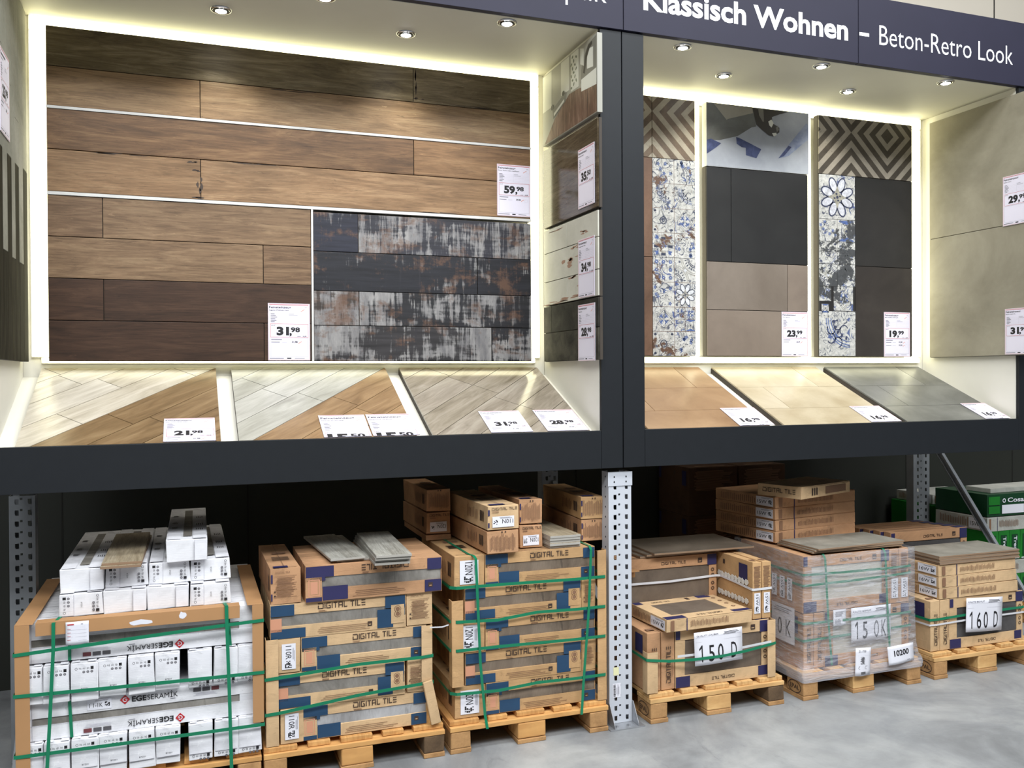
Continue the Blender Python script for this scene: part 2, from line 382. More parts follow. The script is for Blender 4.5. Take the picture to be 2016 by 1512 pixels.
# ---------------- wall boards: left bay ----------------
W1=[wood('wood_grey_umber',(72,60,42),(116,102,74),(154,140,112),1,knots=.5),wood('wood_sand_brown',(112,88,62),(142,114,82),(168,140,104),2,blot=.35),
    wood('wood_walnut_warm',(74,54,36),(110,82,56),(142,112,80),3,knots=.3),wood('wood_honey',(104,80,54),(136,106,76),(166,136,102),4,blot=.35,knots=.25),
    wood('wood_oak_grain',(86,66,48),(114,90,68),(138,114,88),5,grain=1.5,blot=.4),wood('wood_dark_walnut',(50,34,24),(66,46,33),(80,58,43),6,grain=1.3,blot=.4)]
W1b=[wood('wood_grey_umber_b',(80,68,48),(124,110,84),(162,148,120),11,knots=.6),wood('wood_sand_brown_b',(110,86,60),(146,118,86),(176,150,114),12,blot=.3),
    wood('wood_walnut_warm_b',(96,70,46),(134,102,70),(164,130,94),13),wood('wood_honey_b',(106,82,56),(140,110,80),(172,142,108),14,knots=.3),
    wood('wood_oak_grain_b',(92,72,53),(122,98,74),(146,122,94),15,grain=1.5,blot=.3),wood('wood_dark_walnut_b',(46,32,22),(62,43,31),(76,55,41),16,grain=1.3,blot=.3)]
YF=.602
def board(label,mat,rows,W,back=.045,group='tile sample boards on the back walls',pname='tile_face',extra=None,rnd=0,gap=.0016,th=.008,edge=None):
    """rows: list of (v0,v1,[(u0,u1,material),...]) in board coordinates, w=0 is the tile surface"""
    r=thing('sample_board',label,'tile sample board',mat,group)
    H0=min(q[0] for q in rows); H1=max(q[1] for q in rows)
    mb=MB(); mb.box(0,H0,-back,W,H1,-th,edge or M_board); mb.build('backing',r)
    bym={}
    for v0,v1,cells in rows:
        for u0,u1,mt in cells: bym.setdefault((mt.name,v0),(mt,[]))[1].append((u0,u1,v0,v1))
    for nm,(mt,cs) in bym.items():
        mb=MB()
        for u0,u1,v0,v1 in cs: mb.box(u0+gap,v0+gap,-th+.0005,u1-gap,v1-gap,0,mt)
        mb.build(pname,r,bevel=.0012)
    return r
X0,X1=-.562,1.654
mt=front(X0,YF,0)
def rel(x): return x-X0
R=[3.243,3.072,2.899,2.893,2.717,2.531]
board('brown grey plank board, topmost on the left bay wall',mt,[(3.072,3.243,[(0,rel(1.042),W1[0]),(rel(1.042),rel(X1),W1b[0])]),(2.902,3.072,[(0,rel(.059),W1[1]),(rel(.059),rel(X1),W1b[1])])],rel(X1))
board('honey brown plank board with chipped edges, second from the top in the left bay',mt,[(2.717,2.890,[(0,rel(1.042),W1[2]),(rel(1.042),rel(X1),W1b[2])]),(2.536,2.717,[(0,rel(.059),W1[3]),(rel(.059),rel(X1),W1b[3])])],rel(X1))
XD=.546
board('lower left plank board, oak rows over dark walnut rows',mt,[(2.344,2.520,[(0,rel(-.346),W1[4]),(rel(-.346),rel(XD),W1b[4])]),(2.165,2.344,[(0,rel(.328),W1b[4]),(rel(.328),rel(XD),W1[4])]),
   (1.984,2.165,[(0,rel(-.345),W1[5]),(rel(-.345),rel(XD),W1b[5])]),(1.808,1.984,[(0,rel(.330),W1b[5]),(rel(.330),rel(XD),W1[5])])],rel(XD))
D=[distressed('distressed_navy_a',(40,42,54),1,.36,.55),distressed('distressed_mixed_b',(50,50,58),2,.72,.8),distressed('distressed_black_c',(36,37,42),3,.22,.5),distressed('distressed_rust_d',(70,62,58),4,.82,.85),distressed('distressed_grey_e',(52,50,52),5,.88,.55),distressed('distressed_dark_f',(40,40,44),6,.66,.6)]
XE=.556
def re(x): return x-XE
board('distressed black, rust and grey plank board at the lower right of the left bay wall',front(XE,YF,0),[(2.327,2.512,[(0,re(.768),D[0]),(re(.768),re(X1),D[1])]),(2.142,2.327,[(0,re(1.365),D[2]),(re(1.365),re(X1),D[2])]),
   (1.978,2.142,[(0,re(.770),D[3]),(re(.770),re(X1),D[5])]),(1.808,1.978,[(0,re(1.438),D[4]),(re(1.438),re(X1),D[5])])],re(X1))
# white separator profiles
def bar(label,x0,z0,x1,z1):
    mb=MB(); mb.box(0,-.004,0,x1-x0,.03,z1-z0,M_wgap); o=mb.build('separator_profile',None,T(x0,YF,z0)); tag(o,label,'profile strip')
bar('thin white strip between the two upper plank boards of the left bay',X0,2.8905,X1,2.9015)
bar('white strip under the honey brown board in the left bay',X0,2.5215,X1,2.5350)
bar('short upright white strip between the walnut and distressed boards',XD+.0005,1.808,XE-.0005,2.5202)
# chipped paint marks on the honey planks
def chips(label_parent,mat,spots,mtl,seed):
    rd=random.Random(seed); mb=MB()
    for cx,cy,rx,ry in spots:
        for k in range(5):
            ax=cx+rd.uniform(-rx,rx); ay=cy+rd.uniform(-ry,ry); n=9
            P=[(ax+rx*.6*rd.uniform(.4,1)*math.cos(2*math.pi*i/n),ay+ry*.6*rd.uniform(.4,1)*math.sin(2*math.pi*i/n)) for i in range(n)]
            mb.poly(P,.0004,mtl)
    return mb
M_chip=flat('chip_dark',(66,54,46),.7)
B2=[o for o in bpy.data.objects if o.get('label','').startswith('honey brown')][0]
mb=chips(0,0,[(rel(.052),2.60,.012,.03),(rel(.04),2.545,.03,.006),(rel(.045),2.665,.02,.005),(rel(-.26),2.713,.10,.004),(rel(.30),2.712,.10,.003),(rel(1.1),2.538,.12,.006),(rel(.03),2.705,.02,.006)],M_chip,3); mb.build('worn_edge_mark',B2)['kind']='stuff'
B1=[o for o in bpy.data.objects if o.get('label','').startswith('brown grey')][0]
mb=chips(0,0,[(rel(1.05),3.17,.008,.05),(rel(1.07),3.09,.02,.005),(rel(.45),3.066,.09,.004),(rel(1.35),3.076,.16,.003)],M_chip,5); mb.build('worn_edge_mark',B1)['kind']='stuff'

price_sign(front(.347,YF-.002,1.812),'31','98','Laguna Walnuss matt','price sign 31,98 on the dark walnut planks of the left bay wall',old='36,98')
price_sign(front(1.470,YF-.002,2.544),'59','98','Kasso Sand, matt, rektifiziert','price sign 59,98 on the honey brown planks',old='64,98',size=(.18,.26))

# ---------------- right side wall of the left bay ----------------
XS=1.730
def rw(y,z): return face((XS,y,z),(0,-1,0),(0,0,1))
M_pfloor=wood('poster_floor_brown',(62,42,34),(110,80,66),(160,132,116),31,'y',2,.5); M_pg=flat('poster_grey',(150,148,138),.5); M_pw=flat('poster_white',(206,206,196),.5); M_pd=flat('poster_dark',(52,48,44),.5); M_pm=flat('poster_mid',(112,110,102),.5); M_pgreen=flat('poster_green',(96,104,84),.5)
r=thing('photo_panel','printed room photo with a brown floor, high on the left bay side wall','photo panel',rw(.62,2.915))
W_,H_=.65,.355
mb=MB(); mb.box(0,0,-.025,W_,H_,0,M_pg); mb.build('panel',r)
mb=MB(); e=.0005
mb.rect(.004,.004,W_-.004,H_-.004,e,M_pg)
mb.poly([(.02,.004),(W_-.004,.004),(W_-.004,.135),(.44,.165),(.34,.17),(.16,.10)],e*2,M_pfloor)
mb.poly([(.004,.17),(.12,.17),(.12,H_-.004),(.004,H_-.004)],e*2,M_pw)
mb.poly([(.24,.19),(.34,.19),(.34,H_-.004),(.24,H_-.004)],e*2,M_pw)
mb.poly([(.36,.175),(.45,.175),(.45,H_-.004),(.36,H_-.004)],e*2,M_pw)
for k in range(14): mb.disc(.395+.014*((k*7)%5-2),.19+.011*k,.010,.006,e*3,M_pgreen,8,k)
mb.poly([(.47,.18),(.64,.15),(.64,H_-.01),(.56,H_-.02),(.50,H_-.07),(.48,.24)],e*2,M_pm)
mb.poly([(.50,.22),(.53,.30),(.56,.33),(.60,.335),(.60,.32),(.57,.31),(.54,.27),(.52,.21)],e*3,M_pd)
mb.poly([(.545,.225),(.61,.215),(.61,.305),(.575,.31),(.545,.28)],e*3,M_pw)
mb.poly([(.48,.14),(.645,.125),(.645,.20),(.48,.195)],e*3,M_pw)
mb.poly([(.47,.27),(.51,.25),(.51,.33),(.47,H_-.012)],e*3,M_pw)
mb.poly([(.14,.105),(.30,.15),(.30,.195),(.13,.155)],e*3,M_pm); mb.poly([(.15,.115),(.28,.152),(.28,.165),(.15,.13)],e*4,M_pw)
mb.disc(.13,.165,.018,.014,e*4,M_pd); mb.disc(.27,.195,.016,.012,e*4,M_pd)
mb.build('printed_picture',r)
S_g=wood('side_umber_glossy',(60,50,38),(84,74,58),(108,98,82),21,blot=.5,rough=.12); S_w=stone('side_white_wood',(176,174,162),(196,194,182),22,5,.5,.1,.2); S_d=stone('side_black_wood',(24,24,22),(66,64,56),23,9,.7,.5,.15); S_dk=stone('side_black_wood_b',(30,29,26),(80,77,66),24,10,.7,.5,.15)
board('glossy brown plank board on the side wall, mirroring a price sign',rw(.62,0),[(2.490,2.892,[(0,.65,S_g)])],.65,.022)
wb=board('white washed plank board with reddish scrapes on the side wall',rw(.62,0),[(2.358,2.478,[(0,.30,S_w),(.30,.65,S_w)]),(2.212,2.358,[(0,.65,S_w)]),(2.092,2.212,[(0,.30,S_w),(.30,.65,S_w)])],.65,.022)
mb=chips(0,0,[(.5,2.40,.05,.008),(.42,2.35,.05,.01),(.30,2.28,.06,.02),(.45,2.30,.06,.006),(.36,2.20,.05,.008),(.45,2.16,.05,.006),(.15,2.10,.12,.006),(.38,2.11,.12,.008),(.2,2.46,.1,.004)],flat('scrape_red_brown',(150,118,98),.7),8); mb.build('worn_mark',wb)['kind']='stuff'
board('black weathered plank board at the bottom of the side wall',rw(.62,0),[(1.952,2.088,[(0,.10,S_dk),(.10,.65,S_d)]),(1.806,1.952,[(0,.65,S_dk)])],.65,.022)
Y0=lambda y:face((XS-.002,y,0),(0,-1,0),(0,0,1))
def sidesign(y,z,e,c,s,lab,**k): price_sign(face((XS-.002,y,z),(0,-1,0),(0,0,1)),e,c,s,lab,lower=False,**k)
sidesign(.174,2.513,'35','50','Bohemia walnut','price sign 35,50 on the side wall, highest of the three',size=(.177,.275),old='38,98')
sidesign(.178,2.096,'34','98','Vintage wood white','price sign 34,98 on the white washed side board',size=(.178,.272),old='38,98')
sidesign(.182,1.802,'28','98','Vega grey','price sign 28,98 on the black side board, lowest of the three',size=(.184,.262),old='34,98')

# ---------------- left side wall of the left bay ----------------
XL=-.640
def lw(y,z): return face((XL,y,z),(0,1,0),(0,0,1))
L_w=stone('left_white_plank',(126,126,114),(160,158,146),41,4,.8,.25,.1); L_d=wood('left_black_plank',(30,28,22),(48,45,36),(66,62,50),42,'y',1.6,.85,spec=.08)
r=thing('sample_board','tall board of white and black upright planks on the left end wall','tile sample board',lw(-.06,0),'tile sample boards on the back walls')
mb=MB(); mb.box(0,1.806,-.03,.68,3.29,-.008,M_board); mb.build('backing',r)
mw=MB(); mk=MB(); edges=[0,.03,.13,.23,.32,.42,.52,.62,.68]; cut=[2.60,2.22,2.60,2.21,2.60,2.20,2.60,2.30]
cutp=[2.60,2.75,2.60,2.215,2.597,2.208,2.609,2.6]
ed=[0,.045,.145,.236,.325,.40,.485,.58,.68]; ct=[2.59,2.59,2.215,2.59,2.207,2.59,2.207,2.609]
for i in range(8):
    mw.box(ed[i]+.001,ct[i]+.001,-.0075,ed[i+1]-.001,3.29,0,L_w); mk.box(ed[i]+.001,1.806,-.0075,ed[i+1]-.001,ct[i]-.001,0,L_d)
for i in (1,3,5): mw.box(ed[i]+.001,3.02-.05*i,.0001,ed[i+1]-.001,3.022-.05*i,.0004,M_grout)
mw.build('white_plank',r,bevel=.001); mk.build('black_plank',r,bevel=.001)
price_sign(face((XL+.002,.035,2.640),(0,1,0),(0,0,1)),'23','98','Vintage wood','price sign 23 at the left photo edge on the white planks',size=(.176,.31),lower=True)

# ---------------- sloped boards ----------------
def clip(poly,box):
    x0,y0,x1,y1=box
    def cut(P,ins,inter):
        out=[]
        for i in range(len(P)):
            a,b=P[i-1],P[i]
            if ins(b):
                if not ins(a): out.append(inter(a,b))
                out.append(b)
            elif ins(a): out.append(inter(a,b))
        return out
    def X(c): return lambda a,b:(c,a[1]+(b[1]-a[1])*(c-a[0])/(b[0]-a[0]))
    def Y(c): return lambda a,b:(a[0]+(b[0]-a[0])*(c-a[1])/(b[1]-a[1]),c)
    for ins,it in ((lambda p:p[0]>=x0,X(x0)),(lambda p:p[0]<=x1,X(x1)),(lambda p:p[1]>=y0,Y(y0)),(lambda p:p[1]<=y1,Y(y1))):
        if not poly: return []
        poly=cut(poly,ins,it)
    return poly
LS=.717
def diag_board(label,x0,x1,pal,split,pitch,seed,shift=0,ang=45):
    W=x1-x0; r=thing('sloped_sample_board',label,'tile sample board',slope(x0,.026),'tile boards lying on the sloped shelves')
    mb=MB(); mb.box(0,0,-.033,W,LS,-.009,M_board); mb.build('backing',r)
    rd=random.Random(seed); a=math.radians(ang); ca,sa=math.cos(a),math.sin(a); C=(W,LS)   # top right corner is a joint
    groups={}
    for i in range(-9,9):
        q0=i*pitch+shift; t0=rd.uniform(0,.5)-2.0
        while t0<1.5:
            t1=t0+.62
            P=[(C[0]+t*ca-q*sa,C[1]+t*sa+q*ca) for t,q in ((t0+.0015,q0+.0015),(t1-.0015,q0+.0015),(t1-.0015,q0+pitch-.0015),(t0+.0015,q0+pitch-.0015))]
            P=clip(P,(0,0,W,LS)); t0=t1
            if len(P)<3: continue
            key='upper' if (split and q0>=-.001) else 'lower'
            mt=pal[key][rd.randrange(len(pal[key]))]
            groups.setdefault((key,),[]).append((P,mt))
    for key,lst in groups.items():
        mb=MB()
        for P,mt in lst: mb.prism(P,-.0085,0,mt)
        mb.build('light_plank_tiles' if key[0]=='upper' else ('brown_plank_tiles' if split else 'beige_plank_tiles'),r)
    return r
def wood45(name,d,m_,l,seed,rough=.3):
    t=NT(name); v=t.coord((1,1,1),(0,0,0),(0,0,-math.radians(45)))
    mp=t.n('ShaderNodeMapping'); t.l(v,mp.inputs[0]); mp.inputs['Scale'].default_value=(1.3,8,1); mp.inputs['Location'].default_value=(seed,seed*2,0)
    n=t.noise(mp.outputs[0],2.4,7,.62,.7); c=t.ramp(n,[(.28,d),(.5,m_),(.72,l)])
    mp2=t.n('ShaderNodeMapping'); t.l(v,mp2.inputs[0]); mp2.inputs['Scale'].default_value=(4,50,1)
    f=t.noise(mp2.outputs[0],2,4,.6); c=t.mix(.35,c,t.ramp(f,[(.35,(.7,.69,.67,1)),(.6,(1,1,1,1))]),'MULTIPLY')
    return t.done(c,rough)
wl=[wood45('whitewash_a',(152,142,124),(184,175,158),(206,198,184),1),wood45('whitewash_b',(160,152,136),(190,182,168),(210,204,192),5)]
wt=[wood45('tan_plank_a',(90,70,46),(120,96,66),(142,118,86),2),wood45('tan_plank_b',(96,74,50),(126,102,72),(148,124,92),7)]
gl=[wood45('grey_plank_a',(136,134,124),(164,162,152),(184,182,174),3),wood45('grey_plank_b',(144,142,132),(172,170,162),(190,188,180),8)]
gt=[wood45('oak_plank_a',(112,86,56),(144,114,80),(164,136,102),4),wood45('oak_plank_b',(106,80,52),(136,108,76),(158,130,96),9)]
bb=[wood45('beige_plank_a',(112,102,86),(142,132,116),(162,152,138),6,.14),wood45('beige_plank_b',(118,108,94),(148,138,124),(168,160,146),10,.14)]
diag_board('sloped board of whitewashed planks over tan planks, leftmost on the slope',-.600,.118,dict(upper=wl,lower=wt),True,.14,1,ang=47)
diag_board('sloped board of grey planks over oak planks with two price signs',.186,.908,dict(upper=gl,lower=gt),True,.14,2,ang=47)
diag_board('sloped board of glossy beige planks beside the side wall',.978,1.712,dict(upper=bb,lower=bb),False,.14,3,ang=45)
def tile_board(label,x0,x1,mats,joints,seed):
    W=x1-x0; r=thing('sloped_sample_board',label,'tile sample board',slope(x0,.026),'tile boards lying on the sloped shelves')
    mb=MB(); mb.box(0,0,-.033,W,LS,-.009,M_board); mb.build('backing',r)
    vs=[(0,.185),(.185,.445),(.445,LS)]; mb=MB(); k=0
    for (v0,v1),js in zip(vs,joints):
        us=[0]+js+[W]
        for a_,b_ in zip(us,us[1:]):
            mb.box(a_+.001,v0+.001,-.0085,b_-.001,v1-.001,0,mats[k%len(mats)]); k+=1
    mb.build('tile_face',r,bevel=.001); return r
tb=[stone('slope_tan_a',(124,94,66),(158,128,96),51,3.5,.35,.12),stone('slope_tan_b',(130,100,70),(164,134,102),52,3.5,.35,.12)]
tc=[stone('slope_cream_a',(156,140,112),(188,176,150),53,3.5,.3,.1),stone('slope_cream_b',(162,146,118),(192,182,158),54,3.5,.3,.1)]
tg=[stone('slope_grey_a',(74,74,70),(116,116,110),55,3.5,.35,.15),stone('slope_grey_b',(82,82,78),(124,124,118),56,3.5,.35,.15)]
tile_board('sloped board of tan concrete look tiles beside the centre post',2.010,2.685,tb,[[],[.13],[.51]],1)
tile_board('sloped board of cream tiles, middle one in the right bay',2.768,3.480,tc,[[],[.165],[.534]],2)
tile_board('sloped board of grey concrete look tiles, rightmost on the slope',3.540,4.250,tg,[[],[.17],[.53]],3)
def slopesign(x,yt,w_,*a,H=.265,**k):
    y0=yt-H*math.cos(ANG); price_sign(slope(x,y0,.002),*a,size=(w_,H),cut=(.026-y0)/math.cos(ANG),**k)
slopesign(-.094,.206,.193,'21','98','Skandina sand matt','price sign 21,98 on the leftmost sloped board',old='24,98')
slopesign(.519,.207,.196,'15','50','Sequenza Smoke','price sign 15,50 for Smoke, left one of the touching pair',H=.42,big=1.42)
slopesign(.722,.208,.198,'15','50','Sequenza Walnut','price sign 15,50 for Walnut, right one of the touching pair',H=.42,big=1.42)
slopesign(1.240,.216,.195,'31','98','Supreme beige','price sign 31,98 on the glossy beige sloped board',old='36,98')
slopesign(1.506,.218,.200,'28','98','Vega warm grey','price sign 28,98 on the slope nearest the left bay side wall',old='34,98')
slopesign(2.510,.201,.200,'16','98','Beton taupe','price sign 16,98 on the tan sloped tiles',old='18,98',H=.28)
slopesign(3.305,.193,.195,'16','98','Beton beige','price sign 16,98 on the cream sloped tiles',old='18,98',H=.28)
slopesign(4.080,.200,.180,'16','98','Beton grau','price sign 16,98 on the grey sloped tiles at the right',old='18,98',H=.28)

# ---------------- wall boards: right bay ----------------
def stripes(name,u0,v0,p,dark,light,seed,half=.265):
    t=NT(name); s=t.sep(t.coord((1,1,1),(0,0,0)))
    zig=t.math('PINGPONG',t.math('ADD',s[0],-u0+half*4),half)
    vv=t.math('ABSOLUTE',t.math('ADD',s[1],-v0))
    q=t.math('SUBTRACT',vv,zig); q=t.math('ADD',q,10*p)
    f=t.math('GREATER_THAN',t.math('MODULO',q,p),p*.52)
    n=t.noise(t.coord((1,1,1),(seed,0,0)),7,6,.7); n2=t.noise(t.coord((1,1,1),(seed,3,0)),45,4,.8)
    wear=t.math('MULTIPLY',t.ramp(n2,[(.58,(0,0,0,1)),(.66,(1,1,1,1))]),t.ramp(n,[(.45,(0,0,0,1)),(.6,(.9,.9,.9,1))]))
    f=t.math('MULTIPLY',f,t.math('SUBTRACT',1,t.math('MULTIPLY',wear,.8)))
    d=t.ramp(n,[(.3,tuple(int(x*.75) for x in dark)),(.7,tuple(int(x*1.3) for x in dark))]); l=t.ramp(n,[(.3,tuple(int(x*.85) for x in light)),(.7,light)])
    return t.done(t.mix(f,d,l),.45)
M_tileW=NT('glazed_patchwork'); t=M_tileW
n=t.noise(t.coord(),5.5,7,.75,.3); n3=t.noise(t.coord((1,1,1),(3,3,3)),30,3,.6)
wsel=t.ramp(t.math('ADD',t.math('MULTIPLY',n,.8),t.math('MULTIPLY',n3,.2)),[(.38,(0,0,0,1)),(.395,(1,1,1,1))])
def glazed(name,base,thr,seed,light=(196,195,190),vines=1):
    t=NT(name); n=t.noise(t.coord((1,1,1),(seed,seed*2,0)),5.5,8,.78,.3); n3=t.noise(t.coord((1,1,1),(3,3,3)),40,4,.7)
    wsel=t.ramp(n,[(thr,(0,0,0,1)),(thr+.008,(1,1,1,1))])
    n4=t.noise(t.coord((1,1,1),(seed,4,4)),22,6,.7,1.5); g=t.ramp(n3,[(.3,tuple(int(x*.8) for x in light)),(.6,light)]); g=t.mix(t.ramp(n4,[(.54,(0,0,0,1)),(.60,(.35,.35,.35,1))]),g,(130,130,128))
    def iso(sc,sd,wd,lo):      # thin curling brush lines
        f=t.noise(t.coord((1,1,1),(seed+sd,sd,1)),sc,1.5,.4,.6); d=t.math('ABSOLUTE',t.math('SUBTRACT',t.math('FRACT',t.math('MULTIPLY',f,7)),.5))
        sel=t.ramp(t.noise(t.coord((1,1,1),(9,seed+sd,4)),12,2,.5),[(lo,(0,0,0,1)),(lo+.06,(.9*vines,.9*vines,.9*vines,1))])
        return t.math('MULTIPLY',t.ramp(d,[(wd,(1,1,1,1)),(wd+.05,(0,0,0,1))]),sel)
    g=t.mix(iso(16,3,.06,.44),g,(58,64,84)); g=t.mix(iso(24,8,.09,.50),g,(104,108,116)); g=t.mix(iso(13,5,.13,.56),g,(62,80,128))
    b=t.ramp(n3,[(.3,tuple(int(x*.8) for x in base)),(.7,base)])
    return t.done(t.mix(wsel,b,g),.35)
def inkmat(name,c,thr,seed,base):
    t=NT(name); n=t.noise(t.coord((1,1,1),(seed,seed*2,0)),5.5,8,.78,.3)
    w_=t.ramp(n,[(thr,(0,0,0,1)),(thr+.008,(1,1,1,1))]); n3=t.noise(t.coord(),60,3,.7)
    return t.done(t.mix(w_,base,t.ramp(n3,[(.3,c),(.8,tuple(min(255,int(x*1.5)) for x in c))])),.35)
def motif(mb,k,cx,cy,s,rd,I):
    bl,nv,gy,wh=I; e=.0006
    if k=='petals':
        for i in range(8):
            a=math.pi/4*i+math.pi/8; mb.disc(cx+.30*s*math.cos(a),cy+.30*s*math.sin(a),.19*s,.115*s,e,nv,14,a); mb.disc(cx+.30*s*math.cos(a),cy+.30*s*math.sin(a),.155*s,.085*s,e*2,wh,14,a)
        mb.poly([(cx+.26*s*math.cos(math.pi/2*i)*(1 if j==0 else .38),cy+.26*s*math.sin(math.pi/2*i)*(1 if j==0 else .38)) if j==0 else (cx+.11*s*math.cos(math.pi/2*i+math.pi/4),cy+.11*s*math.sin(math.pi/2*i+math.pi/4)) for i in range(4) for j in (0,1)],e*3,gy)
        for i in range(4): a=math.pi/2*i+.3; mb.disc(cx+.08*s*math.cos(a),cy+.08*s*math.sin(a),.03*s,.02*s,e*4,nv,8)
        mb.disc(cx,cy,.035*s,.035*s,e*4,nv,8)
    elif k=='daisies':
        for i,j in ((-1,-1),(0,-1),(1,-1),(-1,0),(1,0),(-1,1),(0,1),(1,1)):
            x,y=cx+i*.33*s,cy+j*.33*s
            for q in range(6): a=q*math.pi/3; mb.disc(x+.055*s*math.cos(a),y+.055*s*math.sin(a),.04*s,.028*s,e,bl,8,a)
            mb.disc(x,y,.025*s,.025*s,e*2,wh,8)
        mb.ring(cx,cy,.05*s,.065*s,e,gy,12); mb.ring(cx,cy,.2*s,.215*s,e,gy,16)
    elif k=='diamond':
        R_=.46*s; 
        for rr,t_ in ((.46,.022),(.38,.012)):
            P=[(cx+rr*s*math.cos(i*math.pi/2),cy+rr*s*math.sin(i*math.pi/2)) for i in range(4)]
            for i in range(4): mb.line(P[i],P[(i+1)%4],t_*s,e,gy if t_>.02 else nv)
        for i in range(4):
            a=i*math.pi/2+math.pi/4; mb.disc(cx+.15*s*math.cos(a),cy+.15*s*math.sin(a),.10*s,.035*s,e,bl,10,a); mb.disc(cx+.2*s*math.cos(a+.35),cy+.2*s*math.sin(a+.35),.05*s,.025*s,e,bl,8,a+1); mb.disc(cx+.2*s*math.cos(a-.35),cy+.2*s*math.sin(a-.35),.05*s,.025*s,e,bl,8,a-1)
            mb.disc(cx+.26*s*math.cos(i*math.pi/2),cy+.26*s*math.sin(i*math.pi/2),.03*s,.03*s,e,gy,8)
    elif k=='rosette':
        mb.ring(cx,cy,.14*s,.17*s,e,nv,20)
        for i in range(8): a=i*math.pi/4; mb.ring(cx+.10*s*math.cos(a),cy+.10*s*math.sin(a),.035*s,.048*s,e,nv,8)
        mb.disc(cx,cy,.05*s,.05*s,e,nv,10); mb.disc(cx,cy,.02*s,.02*s,e*2,wh,8)
        for i in range(8): a=i*math.pi/4+.39; mb.ring(cx+.32*s*math.cos(a),cy+.32*s*math.sin(a),.10*s,.112*s,e,gy,14)
        for i in range(4): a=i*math.pi/2+math.pi/4; mb.disc(cx+.56*s*math.cos(a),cy+.56*s*math.sin(a),.07*s,.05*s,e,nv,8)
    elif k=='squares':
        for i in (-1,0,1):
            for j in (-1,0,1):
                x,y=cx+i*.33*s,cy+j*.33*s
                if i==0 and j==0:
                    for q in range(3): a=q*2.09+math.pi/2; mb.poly([(x,y),(x+.14*s*math.cos(a-.45),y+.14*s*math.sin(a-.45)),(x+.16*s*math.cos(a),y+.16*s*math.sin(a)),(x+.14*s*math.cos(a+.45),y+.14*s*math.sin(a+.45))],e,bl)
                elif i*j==0: mb.rect(x-.11*s,y-.11*s,x+.11*s,y+.0*s,e,nv); mb.rect(x-.11*s,y,x+.11*s,y+.1*s,e,gy)
                else: mb.poly([(x-.1*s*i,y-.1*s*j),(x+.1*s*i,y-.06*s*j),(x+.03*s*i,y+.0*s),(x+.06*s*i,y+.1*s*j),(x-.1*s*i,y+.04*s*j)],e,bl)
    elif k=='star':
        for i in range(4):
            a=math.pi/2*i+math.pi/4
            for q in (-.32,0,.32): mb.disc(cx+.26*s*math.cos(a+q),cy+.26*s*math.sin(a+q),.17*s,.032*s,e,bl,10,a+q*1.5)
        mb.disc(cx,cy,.06*s,.06*s,e*2,bl,8); mb.frame(cx-.46*s,cy-.46*s,cx+.46*s,cy+.46*s,.012*s,e,gy)
    elif k=='eye':
        mb.poly([(cx-.42*s,cy+.42*s),(cx,cy+.30*s),(cx+.42*s,cy+.42*s),(cx+.42*s,cy+.48*s),(cx-.42*s,cy+.48*s)],e,bl)
        mb.poly([(cx-.42*s,cy-.42*s),(cx-.42*s,cy-.48*s),(cx+.42*s,cy-.48*s),(cx+.42*s,cy-.42*s),(cx,cy-.28*s)],e,bl)
        mb.line((cx-.30*s,cy-.35*s),(cx-.24*s,cy+.34*s),.03*s,e,nv); mb.line((cx+.30*s,cy-.35*s),(cx+.24*s,cy+.34*s),.03*s,e,nv)
        mb.ring(cx,cy,.09*s,.15*s,e,gy,16); mb.disc(cx,cy,.05*s,.07*s,e*2,nv,10)
    elif k=='arcs':
        for sx_,sy_ in ((-1,-1),(1,1)):
            ox,oy=cx+sx_*.5*s,cy+sy_*.5*s; a0=math.atan2(-sy_,-sx_)-.75
            for rr in (.30,.36,.60,.68): mb.ring(ox,oy,rr*s,(rr+.03)*s,e,nv if rr<.5 else gy,12,a0,a0+1.5)
            for q in range(6): a=a0+.12+.25*q; mb.disc(ox+.48*s*math.cos(a),oy+.48*s*math.sin(a),.055*s,.022*s,e,nv,8,a)
        mb.poly([(cx-.09*s,cy),(cx,cy-.09*s),(cx+.09*s,cy),(cx,cy+.09*s)],e*2,wh)
    elif k=='sprig':
        for q in range(26):
            a=rd.uniform(0,6.28); x=cx+rd.uniform(-.42,.42)*s; y=cy+rd.uniform(-.42,.42)*s
            if q%5==0:
                for z_ in range(5): b=z_*1.256; mb.disc(x+.05*s*math.cos(b),y+.05*s*math.sin(b),.04*s,.025*s,e,bl,8,b)
            else: mb.disc(x,y,.055*s,.014*s,e,(nv,gy)[q%2],8,a)
        mb.ring(cx-.5*s,cy+.5*s,.40*s,.42*s,e,gy,10,-math.pi/2,0)
    elif k=='curl':
        for q in range(5): a=q*1.1+.4; mb.ring(cx+.2*s*math.cos(a),cy+.2*s*math.sin(a),.10*s,.125*s,e,nv,12,a,a+4)
        for rr in (.40,.46,.50): mb.ring(cx+.35*s,cy+.35*s,rr*s*1.3,(rr*1.3+.02)*s,e,bl,16,math.pi,math.pi*1.5)
        for q in range(5): a=math.pi+.15+.3*q; mb.disc(cx+.35*s+.46*s*math.cos(a),cy+.35*s+.46*s*math.sin(a),.05*s,.03*s,e*2,nv,8,a)
def patch_part(r,cells,name,I,gl,seed):
    rd=random.Random(seed); mb=MB()
    for x,y,s,k in cells:
        mb.rect(x-s/2+.0006,y-s/2+.0006,x+s/2-.0006,y+s/2-.0006,.0003,gl); motif(mb,k,x,y,s*.98,rd,I)
    mb.build(name,r)
M_rust=stone('patch_brown_tile',(86,64,50),(120,92,74),61,4,.45,.25); M_rustR=(104,80,66)
M_slate=stone('slate_anthracite',(30,30,30),(46,44,43),62,2.5,.45,.15); M_slate2=stone('slate_brown',(42,38,36),(60,55,51),63,2.5,.45,.15)
